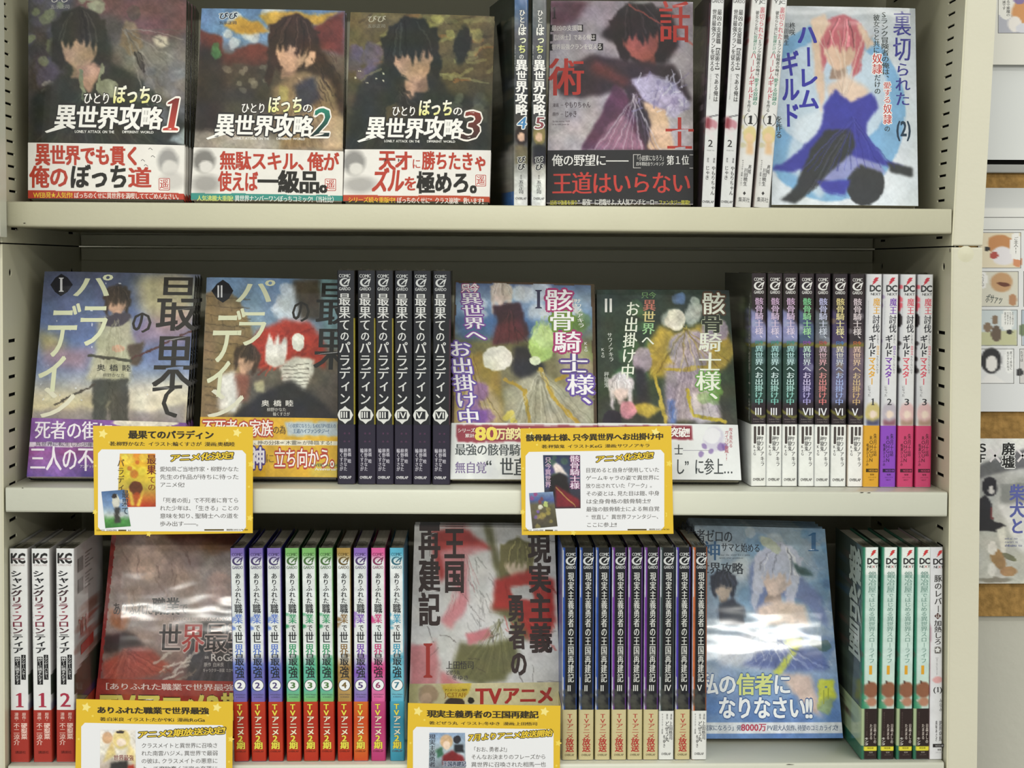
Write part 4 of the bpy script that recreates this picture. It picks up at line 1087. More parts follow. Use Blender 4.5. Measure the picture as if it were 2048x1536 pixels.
    B = belt_art((62.5, 836), (371.5, 846), (54, 953), (365, 957), 1.5, '6c4a8c', warp=6, seed=22, busy=.10)
    B.grad([(836, '83559c'), (880, '7a5296'), (905, '8a4a86'), (955, '4e4290')]).spots('9c6aae', 8, 60, 840, 370, 950, 15, 34, .4).poly('c9bccb', [(50, 884), (380, 890), (380, 899), (50, 893)], sharp=True)
    B.ell('e8e0d0', 290, 846, 65, 9, 0, .1); B.done()
    fb = FaceBook(2, q, 'face-out comic, starry purple sky and purple belt, frontmost at the left of the middle shelf', A, lean=16, T=0.0135, copies=3, copy_labels=['copy behind the starry purple comic on the middle shelf', 'rearmost copy behind the starry purple comic'],
                  group='copies of the starry purple comic', bandart=B, spine='26262a')
    p = Print()
    p.V('最果', 303, 553, 384, 785, '33302c', 'm', lean=14); p.V('て', 297, 762, 365, 845, '33302c', 'm', lean=6); p.H('の', 262, 620, 306, 672, '33302c', 'm')
    p.H('パ', 143, 549, 222, 600, 'dfe2c0', 1, 0, .12); p.H('ラ', 148, 605, 216, 702, 'dfe2c0', 1, 0, .1); p.H('デ', 86, 610, 152, 724, 'dfe2c0', 1, 0, .1); p.H('ィ', 66, 690, 140, 790, 'dfe2c0', 1, 0, .1); p.H('ン', 70, 768, 148, 845, 'e4e0c8', 1, 0, .12)
    p.poly('22222a', [(123, 548), (136, 556), (146, 570), (136, 584), (122, 593), (110, 584), (101, 570), (111, 556)], 1.0); p.H('Ⅰ', 112, 554, 134, 586, 'd8d8dc', 'm', lay=1.6)
    p.H('奥 橋 睦', 194, 729, 262, 743, '3c3c38', 1, .02); p.H('柳野かなた', 206, 747, 250, 755, '5c5c54', 0, .02); p.H('輪くすさが', 214, 758, 258, 766, '5c5c54', 0, .02)
    b = Print(); b.H('死者の街に', 70, 842, 228, 880, 'efe8f0', 'm', .02); b.H('異世界に転生した少年の物語', 71, 884, 222, 892.5, '4c3c58', 0, .018); b.H('三人の不死者', 60, 893, 252, 944, 'f0e8f2', 'm', .015); b.H('アンデッド', 160, 930, 190, 937, 'e8e0ea', 0)
    sd = Print().V('最果てのパラディン', 2, 5, 8, 62, 'b8b8b4', 1).rect('4a3a5c', 0.2, 72, 9.8, 99.5, .5).poly('d0d0cc', [(2, 66), (5, 63.5), (8, 66), (8, 69), (5, 71.5), (2, 69)], 1)
    fb.finish(p, b, sd)

    # ---- row 2, volume II, brick arch
    q = ((413.5, 555), (680, 560), (673, 956), (396, 956))
    A = Art(390, 548, 710, 962, 1.9, '7a6a56', warp=4, seed=23, busy=0.11)
    A.grad([(548, '6c88ac'), (640, '8098ac'), (700, '70685c'), (850, '4a443c')])
    A.poly('84704f', [(410, 590), (440, 570), (480, 600), (505, 660), (500, 720), (470, 850), (395, 850)], 3)
    for k in range(14): A.line('4f4330', [(410, 592 + 18 * k), (500, 600 + 19 * k)], 1.8, .7)
    for k in range(26): A.line('4f4330', [(415 + (k * 23) % 85, 592 + 10 * k), (416 + (k * 23) % 85, 602 + 10 * k)], 1.6, .6)
    A.spots('c9d2da', 8, 550, 560, 600, 640, 10, 22, .8).poly('4b4438', [(585, 560), (640, 556), (650, 640), (600, 640)], 4).poly('7da0a0', [(638, 556), (676, 556), (676, 700), (650, 690)], 4, .8)
    A.poly('a83a2c', [(490, 700), (520, 660), (570, 640), (620, 645), (650, 690), (650, 740), (620, 720), (580, 730), (520, 740)], 4).strokes(['8a2c22', 'bc4a38'], 26, (510, 650, 640, 730), 40, 4, 140, .7)
    A.poly('d8d6cc', [(532, 690), (541, 664), (548, 690), (556, 668), (562, 690), (570, 672), (576, 700), (572, 728), (550, 735), (532, 728)], 1.5)
    A.ell('e0ded2', 596, 684, 13, 17, 0, .12).poly('d9d6ca', [(560, 735), (590, 712), (628, 718), (628, 745), (610, 780), (600, 800), (570, 780)], 3)
    for k in range(6): A.line('56504a', [(566, 733 + 8 * k), (618, 730 + 8 * k)], 1.6, .8)
    A.head(493, 724, 40, '46382c', 'caa386', tilt=15, seed=9).poly('dcdad4', [(440, 750), (470, 740), (490, 790), (470, 830), (435, 820)], 4).poly('2c2a2c', [(470, 830), (520, 790), (580, 760), (640, 800), (676, 840), (676, 850), (450, 850)], 4).poly('8d5a48', [(470, 745), (500, 752), (495, 800), (478, 800)], 4).poly('b9b18a', [(508, 765), (525, 758), (530, 785), (512, 785)], 2); A.done()
    B = belt_art((398, 834), (674, 837), (396, 955), (673, 955), 1.5, 'dcae38', warp=4, seed=24, busy=.06)
    B.poly('e8e2cc', [(390, 880), (700, 882), (700, 892), (390, 890)], sharp=True).poly('b9c4c8', [(570, 845), (676, 843), (676, 873), (575, 872)], 2).poly('c9b04a', [(620, 925), (700, 925), (700, 955), (620, 955)], 3); B.done()
    fb = FaceBook(2, q, 'face-out comic, brick arch and red burst art over an orange belt, middle shelf', A, lean=16.5, T=0.0135, copies=2, copy_labels='copy behind the brick arch comic with the orange belt', group='copies of the brick arch comic', bandart=B, spine='26262a')
    p = Print()
    p.V('最果', 626, 565, 696, 745, '2c2c2a', 'm', lean=8); p.H('の', 582, 598, 622, 650, '2c2a26', 'm')
    p.H('パ', 468, 560, 546, 612, 'd9dcbc', 1, 0, .12); p.H('ラ', 466, 618, 534, 700, 'd9dcbc', 1, 0, .1); p.H('デ', 416, 620, 480, 735, 'd9dcbc', 1, 0, .1); p.H('ィ', 404, 700, 466, 800, 'd9dcbc', 1, 0, .1); p.H('ン', 404, 772, 486, 845, 'dcdac4', 1, 0, .12)
    p.poly('1c1c22', [(446, 560), (458, 568), (467, 582), (458, 598), (446, 606), (434, 598), (423, 582), (434, 568)], 1.0); p.H('Ⅱ', 434, 568, 458, 600, 'd8d8dc', 'm', lay=1.6)
    p.H('奥 橋 睦', 523, 801, 587, 814, 'dedbd4', 1); p.H('柳野かなた', 534, 816, 573, 824, 'c8c5be'); p.H('輪くすさが', 546, 825, 580, 833, 'c8c5be')
    b = Print(); b.H('不死者の家族', 405, 840, 546, 874, 'f4efe6', 'm', .01, ol=('b4473a', .1)); b.H('の為', 546, 852, 572, 870, '5a4a30', 1); b.H('「小説家になろう」5,400万PV超えの', 574, 848, 672, 857, '4f6a88'); b.H('王道ハイファンタジー!', 586, 858, 658, 868, '4f6a88', 1)
    b.H('、神の分体≪木霊≫が降臨する!', 508, 882, 664, 890.5, '4a4438'); b.H('神', 502, 896, 530, 940, 'eae6f0', 2, 0, ol=('4a3a86', .12)); b.H('に', 531, 908, 549, 928, '8a6a2a', 1); b.H('立ち向かう。', 549, 898, 674, 938, 'f4efe6', 'm', ol=('b4473a', .1))
    b.H('OVERLAP 5th', 622, 927, 680, 934, '4a6a48', 1); b.H('Anniversary', 630, 935, 680, 942, 'e8e4d8', 1)
    fb.finish(p, b)

    # ---- row 2, green and gold armour cover I
    q = ((909.5, 562), (1189, 568.5), (1196, 962), (901, 960))
    A = Art(894, 555, 1202, 968, 1.9, '6c6a58', warp=5, seed=25, busy=0.10)
    A.grad([(555, '3c4c7a'), (600, '8fa4bc'), (640, '5c7ca0'), (690, '6d6a44'), (850, '8d8872')])
    A.spots('d4dbe0', 10, 920, 580, 1170, 640, 10, 24, .7).poly('3f5f8c', [(915, 640), (1000, 630), (1160, 650), (1160, 672), (915, 680)], 6, .8).spots('5c7a3c', 10, 1120, 640, 1185, 720, 10, 20, .6)
    A.poly('8f7a3a', [(905, 740), (960, 700), (1000, 740), (1010, 850), (905, 850)], 5).poly('c0b09c', [(915, 810), (950, 750), (1000, 800), (1010, 850), (912, 850)], 6, .7)
    A.head(1003, 592, 32, 'c9bcb0', 'e0ccc0', long=.7, seed=7).poly('3a2228', [(985, 610), (1040, 605), (1050, 640), (1060, 670), (985, 690), (995, 650)], 3).poly('5a2a30', [(990, 650), (1040, 640), (1055, 680), (985, 690)], 4)
    A.poly('29292c', [(1030, 690), (1080, 700), (1090, 750), (1050, 770), (1020, 740)], 4).ell('dbd8c8', 995, 718, 30, 25, 0, .12)
    A.ell('a9c474', 1082, 695, 26, 30, 0, .15).ell('bdd392', 1088, 672, 22, 26, 0, .5).ell('dce4c4', 1070, 722, 12, 9)
    A.poly('a5a28c', [(1010, 780), (1080, 740), (1130, 780), (1180, 800), (1190, 850), (1020, 850)], 4).line('a88f3a', [(1010, 760), (1050, 780), (1060, 850)], 7).line('b89c40', [(1080, 740), (1110, 800), (1160, 850)], 8).poly('c8b8a6', [(1110, 700), (1180, 690), (1185, 780), (1130, 770)], 8, .6).line('a88f3a', [(1110, 760), (1160, 740), (1185, 780)], 6).spots('d8c860', 3, 1005, 830, 1030, 845, 6, 9, .9)
    A.folds('6d6a56', 'd4d0bc', ((1080, 745), (1015, 850), (1185, 845)), 16, 11, 2.2).folds('5c4a20', 'd4bc60', ((940, 710), (910, 850), (1005, 845)), 10, 12, 2.2).strokes(['9cc060', 'd0e0a0'], 24, (1060, 645, 1105, 700), 20, 2.4, -80, .6).folds('2a161a', '6a3a3e', ((1020, 620), (985, 690), (1055, 685)), 8, 13, 1.8).spots('7c50a0', 5, 930, 780, 975, 845, 14, 20, .6); A.poly('4a3a28', [(903, 560), (912, 560), (908, 850), (898, 850)], sharp=True); A.poly('4a3a28', [(1182, 560), (1196, 560), (1198, 850), (1188, 850)], sharp=True); A.poly('4a3a28', [(900, 556), (1200, 560), (1200, 572), (900, 566)], sharp=True); A.done()
    B = belt_art((903.5, 846), (1194, 847), (901, 957), (1196, 959), 1.5, 'e6e8e6', warp=3, seed=26, busy=.01)
    B.poly('96404c', [(912, 850), (1200, 852), (1200, 885), (914, 884)], 0).spots('d4d6d8', 8, 910, 905, 1040, 955, 10, 20, .5); B.done()
    fb = FaceBook(2, q, 'face-out comic, gold armour below blue sky, belt printed with a big yellow 80', A, lean=15, T=0.0135, copies=2, copy_labels='copy behind the gold armour comic beside the dark spines', group='copies of the gold armour comic with sky', bandart=B, spine='3a3430')
    p = Print()
    W_ = 'f2f0f2'
    p.V('骸', 1091, 580, 1145, 624, W_, 1, ol=('a4366e', .10)); p.V('骨', 1098, 622, 1150, 664, W_, 1, ol=('6c8a3a', .10)); p.V('騎', 1108, 664, 1162, 708, W_, 1, ol=('a4366e', .10)); p.V('士', 1120, 708, 1176, 750, W_, 1, ol=('5d4a86', .10)); p.V('様、', 1134, 750, 1188, 822, W_, 1, ol=('6a52a0', .10))
    p.V('只今', 922, 568, 958, 584, W_, 0); p.H('只今', 922, 568, 958, 586, W_, 1, ol=('a4366e', .10)); p.V('異世界へ', 932, 586, 974, 684, W_, 1, lean=-12, ol=('7a4a9a', .10)); p.V('お出掛け中', 918, 682, 962, 852, W_, 1, lean=-22, ol=('6a52a0', .10))
    p.H('Ⅰ', 1062, 578, 1092, 620, '34324c', 'm'); p.V('サワノアキラ', 1156, 598, 1170, 656, 'e4e4e0', 1, lean=-8); p.V('秤猿鬼', 1146, 598, 1157, 628, 'd8d8d2', 1, lean=-4); p.V('KeG', 1168, 684, 1176, 704, 'd8d8d2', 1)
    b = Print(); b.H('シリーズ', 915, 857, 950, 866, 'f0ece8', 1); b.H('累計', 930, 868, 949, 876, 'f0ece8', 1); b.H('80', 951, 852, 996, 884, 'ecd860', 3); b.H('万部突破!!', 993, 857, 1072, 881, 'ece0a0', 3)
    b.H('最強の骸骨騎士', 910, 888, 1062, 912, '4a5052', 'm', .01); b.H('無自覚', 910, 924, 973, 948, '7c6c94', 'm', .01); b.H('“世直し”', 972, 916, 1110, 954, '3f4446', 'm', .01)
    fb.finish(p, b)

    # ---- row 2, dark green cover II
    q = ((1193.5, 580), (1458, 581), (1482, 961), (1197, 962))
    A = Art(1188, 574, 1488, 968, 1.9, '3a4038', warp=5, seed=27, busy=0.14)
    A.grad([(574, '3a4440'), (650, '2e3a30'), (760, '34402e'), (850, '3c3c30')])
    A.spots('4f7a4c', 14, 1240, 600, 1300, 760, 8, 18, .4).spots('c4ccc4', 6, 1340, 585, 1400, 640, 8, 18, .8).spots('6a86b0', 3, 1350, 590, 1365, 600, 8, 12, .7)
    A.ell('d8d4c4', 1350, 640, 20, 21, 0, .12).poly('a8923c', [(1295, 690), (1320, 650), (1350, 665), (1440, 640), (1470, 700), (1450, 740), (1300, 760)], 5)
    A.ell('a89ca4', 1380, 700, 44, 40, 0, .15).ell('9c9098', 1430, 660, 26, 26, 0, .2).ell('a0949c', 1285, 720, 20, 26, 0, .2).poly('9a8e98', [(1330, 730), (1410, 720), (1440, 840), (1330, 845)], 5)
    A.line('a8923c', [(1320, 740), (1430, 735)], 6).line('b09a40', [(1310, 750), (1330, 845)], 7).poly('2c2a2c', [(1268, 730), (1290, 740), (1300, 820), (1275, 820)], 4).poly('c8c0c4', [(1380, 790), (1430, 770), (1440, 840), (1395, 850)], 4).line('b0a038', [(1375, 780), (1385, 830), (1450, 845)], 7).poly('b09a40', [(1258, 815), (1290, 805), (1330, 818), (1292, 838)], 2).poly('5c74a8', [(1335, 800), (1350, 800), (1352, 850), (1338, 850)], 3)
    A.head(1242, 780, 38, 'c9c0c0', 'e4ccc4', long=.5, seed=12).ell('c98a94', 1255, 820, 17, 17, 0, .3).ell('2c2428', 1225, 840, 18, 18).folds('6e6470', 'c8bcc4', ((1380, 680), (1330, 840), (1440, 835)), 14, 14, 2.2).folds('5a4a1c', 'ccb860', ((1370, 655), (1300, 750), (1465, 730)), 12, 15, 2.2).spots('6fa04c', 5, 1400, 760, 1440, 800, 8, 14, .5); A.done()
    B = belt_art((1194.5, 846), (1474.5, 850), (1197, 959), (1482, 959), 1.5, 'e4e6e6', warp=3, seed=28, busy=.01)
    B.poly('8c3440', [(1195, 852), (1384, 852), (1386, 880), (1195, 880)], 0).ell('b9b0cc', 1428, 878, 20, 24, 0, .3, .5).ell('e4e4e8', 1424, 872, 17, 15, 0, .2).spots('6a4a94', 5, 1395, 890, 1450, 920, 5, 11, .6); B.done()
    fb = FaceBook(2, q, 'face-out comic, dark green art with mauve armour and white belt, middle shelf', A, lean=17, T=0.0135, copies=2, copy_labels='copy behind the dark green comic on the middle shelf', group='copies of the dark green comic with mauve armour', bandart=B, spine='33352c')
    p = Print(); W_ = 'e8ecdc'
    p.V('骸', 1404, 586, 1450, 632, W_, 1, ol=('5a4030', .08)); p.V('骨', 1402, 630, 1446, 668, '2e3228', 2, ol=('c8d0b0', .05)); p.V('騎士', 1396, 666, 1442, 746, W_, 1, lean=2); p.V('様、', 1392, 744, 1440, 812, W_, 1, ol=('6a9a4a', .08))
    p.V('異世界へ', 1282, 600, 1308, 694, 'd6e4d0', 1, lean=4, grad=['c87a6a', 'd8c88a', '9cc890', 'e8ecdc']); p.V('お出掛け中', 1240, 604, 1268, 760, W_, 1, lean=12); p.H('只今', 1282, 585, 1312, 598, '7aa06c', 1); p.H('Ⅱ', 1208, 594, 1242, 630, 'e4e4e0', 'm')
    p.V('サワノアキラ', 1218, 666, 1228, 724, 'c8ccc4', 1, lean=-4); p.V('KeG', 1202, 696, 1210, 716, 'c8ccc4', 1); p.V('秤猿鬼', 1208, 744, 1218, 776, 'b8bcb4', 1)
    b = Print(); b.H('突破!!', 1340, 856, 1380, 876, 'f0ece8', 2); b.H('士', 1348, 890, 1366, 912, '3f4446', 'm'); b.H('――', 1366, 896, 1420, 906, '9a98a4'); b.H('し”に参上…', 1350, 918, 1466, 952, '3f4446', 'm'); b.V('吹き荒れる', 1458, 856, 1465, 896, 'b45a66', 1); b.V('ガイコツ旋風!!', 1449, 862, 1457, 922, 'b45a66', 1)
    fb.finish(p, b)

    # ---- row 3, red cover with white glare
    q = ((226, 1044), (486, 1044), (484, 1474), (184, 1474))
    A = Art(178, 1038, 514, 1480, 1.9, '8c6a62', warp=6, seed=31, busy=0.11)
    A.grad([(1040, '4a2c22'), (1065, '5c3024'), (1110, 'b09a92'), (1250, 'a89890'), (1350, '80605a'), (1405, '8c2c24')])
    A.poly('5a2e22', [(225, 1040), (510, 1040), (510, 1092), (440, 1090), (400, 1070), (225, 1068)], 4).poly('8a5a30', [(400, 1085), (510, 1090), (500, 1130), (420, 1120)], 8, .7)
    A.poly('b0968a', [(240, 1110), (270, 1070), (320, 1065), (355, 1090), (380, 1160), (400, 1220), (340, 1180), (270, 1200), (240, 1180)], 5).ell('d6b8a8', 294, 1126, 38, 34, 10, .3).strokes(['8d7268', 'c4a898'], 22, (240, 1075, 370, 1190), 45, 4, 75, .6)
    A.poly('b8aaa4', [(395, 1140), (420, 1110), (465, 1100), (510, 1120), (500, 1200), (420, 1180)], 5).ell('cdb0a4', 440, 1178, 30, 32, 0, .3).poly('4a4446', [(400, 1250), (470, 1210), (510, 1230), (500, 1380), (370, 1380), (380, 1280)], 6)
    A.poly('a85040', [(200, 1330), (260, 1290), (310, 1300), (345, 1340), (280, 1360), (210, 1360)], 5).poly('3a2826', [(205, 1270), (260, 1262), (290, 1290), (240, 1300), (205, 1310)], 4).poly('b0704a', [(220, 1220), (260, 1230), (250, 1260), (220, 1250)], 4).strokes(['d8ccc0', '8a7a70'], 12, (310, 1320, 370, 1370), 60, 5, -30, .7)
    A.folds('2c282a', '6a6266', ((460, 1220), (375, 1380), (510, 1370)), 14, 16, 3).folds('7a3428', 'c8705c', ((250, 1300), (205, 1360), (345, 1345)), 12, 17, 2.4).poly('8c2622', [(222, 1040), (236, 1040), (196, 1404), (182, 1404)], sharp=True); A.done()
    B = belt_art((192, 1357), (484, 1363), (184, 1473), (484, 1473), 1.5, 'a0382c', warp=5, seed=32, busy=.08); B.spots('b85a3c', 6, 195, 1370, 490, 1470, 16, 36, .5); B.done()
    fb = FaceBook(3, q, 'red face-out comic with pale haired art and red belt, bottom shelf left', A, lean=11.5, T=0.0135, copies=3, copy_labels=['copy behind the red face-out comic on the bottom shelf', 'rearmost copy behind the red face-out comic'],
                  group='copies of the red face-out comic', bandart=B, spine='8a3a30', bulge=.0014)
    p = Print(); p.H('ありふれた', 226, 1205, 306, 1232, '3a3230', 'm'); p.H('職業', 305, 1196, 360, 1232, '3a3230', 2, ol=('d0c0b8', .06)); p.H('で', 360, 1206, 376, 1230, '3a3230', 'm'); p.H('ARIFURETA SHOKUGYOU DE SEKAISAIKYOU', 262, 1234, 470, 1243, 'c8b0a4', 1)
    p.rect('8a3a34', 262, 1233, 480, 1234.2); p.H('世界最強', 316, 1248, 500, 1308, '37302e', 'm', 0, .05, cols={1: 'b03a34'}, ol=('c8b4ac', .05)); p.H('RoGa', 423, 1306, 470, 1324, 'ddd4ce', 'm'); p.H('漫画', 409, 1312, 418, 1318, 'ddd4ce'); p.H('原作 白米良', 408, 1325, 448, 1334, 'd4ccc6'); p.H('キャラクター原案 たかやKi', 406, 1337, 474, 1345, 'c8c0ba')
    b = Print(); b.H('［ありふれた職業で世界最強］', 198, 1366, 490, 1380, 'ecd8d0', 1, .01); b.H('TVアニメ2期', 202, 1386, 490, 1442, 'e6da6a', 3, .005, ol=('3a1c14', .06))
    fb.finish(p, b)

    # ---- row 3, white cover with pink and red art
    q = ((829, 1053.5), (1109, 1056), (1123, 1479), (816, 1478))
    A = Art(810, 1048, 1128, 1484, 1.9, 'dcdad8', warp=4, seed=33, busy=0.05)
    A.poly('b23c38', [(860, 1060), (930, 1056), (960, 1080), (990, 1100), (960, 1120), (900, 1130), (880, 1170), (870, 1120)], 4).poly('d88f94', [(880, 1100), (960, 1090), (985, 1110), (960, 1180), (900, 1260), (880, 1240), (920, 1190), (890, 1150)], 5)
    A.poly('e4e2e0', [(930, 1110), (985, 1100), (990, 1190), (965, 1260), (900, 1290), (940, 1220)], 5).strokes(['8c8a88', 'f0eeec', 'b4b2b0'], 40, (930, 1110, 990, 1270), 34, 2.5, 70, .6)
    A.poly('6e6c46', [(965, 1050), (985, 1060), (1000, 1120), (1040, 1150), (1060, 1220), (1060, 1280), (1010, 1280), (980, 1290), (920, 1285), (900, 1350), (960, 1370), (1010, 1360), (1040, 1320), (1020, 1240), (985, 1220), (1000, 1170)], 4)
    A.head(1033, 1126, 54, '7a7448', 'd9c4a8', tilt=8, seed=15).poly('b0342e', [(990, 1160), (1060, 1140), (1108, 1160), (1110, 1240), (1085, 1300), (1060, 1280), (1030, 1220), (985, 1220)], 4).strokes(['8c2420', 'c8504a'], 16, (1000, 1160, 1100, 1280), 40, 3, 60, .6)
    A.poly('c8c6c4', [(1020, 1175), (1060, 1170), (1070, 1200), (1030, 1200)], 3).poly('d88f94', [(818, 1290), (870, 1280), (880, 1330), (870, 1380), (818, 1380)], 5).poly('cf8086', [(930, 1270), (980, 1255), (985, 1275), (940, 1290)], 3).poly('d6898e', [(880, 1340), (960, 1390), (1000, 1370), (1090, 1385), (1115, 1400), (880, 1410)], 5).strokes(['3a2e2c'], 16, (830, 1060, 1100, 1380), 50, 1.6, 30, .6, spread=80)
    A.folds('555232', '8a8658', ((1000, 1240), (905, 1350), (1030, 1345)), 12, 18, 2.2).folds('b4646c', 'eab0b4', ((930, 1110), (885, 1240), (960, 1170)), 12, 19, 2).poly('e8e6e4', [(818, 1270), (870, 1278), (860, 1290), (818, 1284)], 2); A.done()
    B = belt_art((820.5, 1367.5), (1118, 1364), (816, 1477), (1122, 1478), 1.5, 'd6cda4', warp=4, seed=34, busy=.05)
    B.poly('b8b07c', [(810, 1360), (840, 1362), (836, 1412), (810, 1412)], 5, .7).ell('b59c80', 856, 1388, 19, 20, 0, .2).ell('ccae94', 852, 1398, 11, 12, 0, .3).poly('dcc04a', [(882, 1368), (944, 1364), (940, 1384), (922, 1400), (900, 1396), (886, 1384)], 1).ell('4a4038', 908, 1408, 20, 13, 0, .15).ell('33302c', 942, 1401, 6, 6); B.done()
    fb = FaceBook(3, q, 'white face-out comic with pink and crimson art above a cream belt, bottom shelf', A, lean=8, T=0.0135, copies=3, copy_labels=['copy behind the white and pink comic on the bottom shelf', 'rearmost copy behind the white and pink comic'],
                  group='copies of the white and pink comic', bandart=B, spine='b8b4ac', bulge=.0014)
    p = Print(); K = '3b2a28'
    p.V('現実主義', 1060, 1068, 1104, 1308, K, 3, lean=-4); p.V('勇者の', 1022, 1190, 1056, 1356, K, 3, lean=-8); p.V('王国', 889, 1056, 929, 1188, K, 3); p.V('再建記', 838, 1052, 880, 1255, K, 3)
    p.H('Ⅰ', 836, 1282, 876, 1360, 'b8392f', 'm'); p.H('上田悟司', 892, 1322, 948, 1339, '3a3434', 'm'); p.H('どぜう丸', 892, 1340, 920, 1350, '4a4444', 1); p.H('冬ゆき', 904, 1350, 938, 1361, '4a4444', 1)
    b = Print(); b.H('アニメーション制作', 889, 1377, 935, 1383, '5a4a28', 1); b.H('J.C.STAFF', 889, 1384, 934, 1395, 'a87a2c', 1); b.H('TVアニメ', 952, 1374, 1108, 1411, 'b03a36', 3, -.01, 0)
    fb.finish(p, b)

    # ---- row 3, pale blue cover
    q = ((1389, 1050), (1649.5, 1058), (1686, 1474), (1394, 1480))
    A = Art(1360, 1044, 1692, 1488, 1.9, 'a9bccb', warp=6, seed=35, busy=0.07)
    A.grad([(1044, '9fb0c0'), (1150, '9db4c8'), (1300, '9cb0c8'), (1400, '7c9ac8'), (1480, '6488c0')])
    A.strokes(['c4d4e0', '7a9cc0', 'e4eaf0'], 60, (1500, 1060, 1670, 1330), 70, 2.4, 35, .45, spread=50).spots('6f9cc4', 16, 1500, 1060, 1660, 1250, 10, 28, .5).spots('d4dce2', 14, 1380, 1060, 1560, 1160, 10, 24, .6).spots('6484b0', 10, 1600, 1160, 1680, 1330, 10, 22, .6)
    A.head(1447, 1176, 40, '34394a', 'dcc8b8', seed=16).poly('3c4252', [(1434, 1210), (1465, 1196), (1490, 1220), (1490, 1250), (1440, 1250)], 3)
    A.poly('7686b4', [(1500, 1130), (1530, 1105), (1570, 1110), (1600, 1150), (1640, 1190), (1660, 1260), (1600, 1200), (1560, 1190), (1520, 1240), (1500, 1200)], 5).poly('dcdfe8', [(1515, 1130), (1550, 1110), (1585, 1130), (1580, 1150), (1520, 1170)], 4).head(1553, 1152, 72, 'c9cde0', 'e6cfc2', long=.5, tilt=10, seed=17)
    A.poly('e2cdbe', [(1515, 1215), (1560, 1200), (1610, 1210), (1620, 1250), (1520, 1250)], 4).ell('c8d0bc', 1540, 1090, 26, 9, 40, .2).poly('3c5a5c', [(1580, 1120), (1630, 1150), (1600, 1150)], 3).poly('d6dce8', [(1430, 1290), (1500, 1260), (1600, 1270), (1620, 1320), (1540, 1340), (1440, 1330)], 6)
    A.poly('5f6fa8', [(1480, 1330), (1530, 1300), (1640, 1300), (1660, 1340), (1560, 1340)], 5).poly('c8d05a', [(1565, 1280), (1602, 1276), (1604, 1290), (1560, 1350), (1546, 1346), (1580, 1300)], 2).poly('dcc4ba', [(1560, 1345), (1620, 1350), (1640, 1420), (1655, 1440), (1610, 1420), (1590, 1390)], 4).ell('4a6a70', 1640, 1290, 22, 10, 10).poly('d0dae6', [(1378, 1320), (1440, 1340), (1420, 1380), (1380, 1400)], 6, .6)
    A.folds('48588c', 'a8b8dc', ((1560, 1280), (1480, 1340), (1660, 1335)), 14, 20, 2.2).folds('b8c0d0', 'f0f4f8', ((1520, 1260), (1430, 1325), (1610, 1320)), 12, 21, 2.4).poly('ccd44e', [(1636, 1362), (1664, 1358), (1672, 1395), (1658, 1432), (1634, 1420)], 1.5).spots('5478b4', 10, 1385, 1400, 1680, 1470, 14, 28, .5)
    A.poly('d9dde4', [(1370, 1446), (1700, 1446), (1700, 1466), (1370, 1466)], sharp=True); A.done()
    fb = FaceBook(3, q, 'pale blue face-out comic with glossy film glare at the right of the bottom shelf', A, lean=11.95, T=0.0135, copies=4, copy_labels=['copy right behind the pale blue comic', 'third copy behind the pale blue comic', 'rearmost copy behind the pale blue comic'],
                  group='copies of the pale blue comic', spine='9aa8b8', bulge=.0016)
    p = Print(); p.H('信者ゼロの', 1374, 1058, 1465, 1084, '2c3440', 'm', .04); p.H('女神', 1370, 1082, 1441, 1122, '3b6a98', 'm', .02, cols={0: '2c3440'}); p.H('サマと始める', 1442, 1086, 1520, 1104, '2c3440', 'm', .03); p.H('異世界攻略', 1374, 1124, 1486, 1148, '2c3440', 'm', .02)
    p.H('Clear the world like a game', 1438, 1108, 1500, 1112, '55606c'); p.H('with the goddess', 1438, 1114, 1486, 1118, '55606c'); p.H('1', 1612, 1062, 1642, 1106, '3c6e9c', 'm')
    p.H('私の信者に', 1400, 1348, 1582, 1392, 'f0f4f6', 2, 0, cols={2: 'd8e08c', 3: 'd8e08c'}, ol=('48689a', .07)); p.H('なりなさい!!', 1436, 1394, 1626, 1440, 'f2f5f8', 2, 0, ol=('3d5f98', .08)); p.rect('a4ac40', 1655, 1376, 1657, 1398, .8); p.rect('a4ac40', 1646, 1380, 1648, 1408, .8); p.rect('7c9a9a', 1649, 1372, 1654, 1376, .8)
    p.H('「小説家になろう」発', 1388, 1450, 1482, 1462, '5a6a86', 1); p.H('8000万', 1482, 1447, 1532, 1463, 'b8405a', 2); p.H('PV超大人気作、待望のコミカライズ!!', 1534, 1450, 1676, 1462, '5a6a86', 1)
    fb.finish(p)


# ================================================================ spine-out books
def head_garde(p, W, col, y=8, w=28, cx=None):
    cx = W / 2 if cx is None else cx
    p.H('COMIC', cx - w / 2 + 1, y, cx + w / 2 - 1, y + 8, col, 1); p.emblem_g(col, cx, y + 17, 8.6); p.H('GARDO', cx - w / 2 + 1, y + 26, cx + w / 2 - 1, y + 33.5, col, 1)


def foot_pub(p, W, y, col, w=24):
    p.H('OVERLAP', W / 2 - w / 2, y, W / 2 + w / 2, y + 6.5, col, 2)


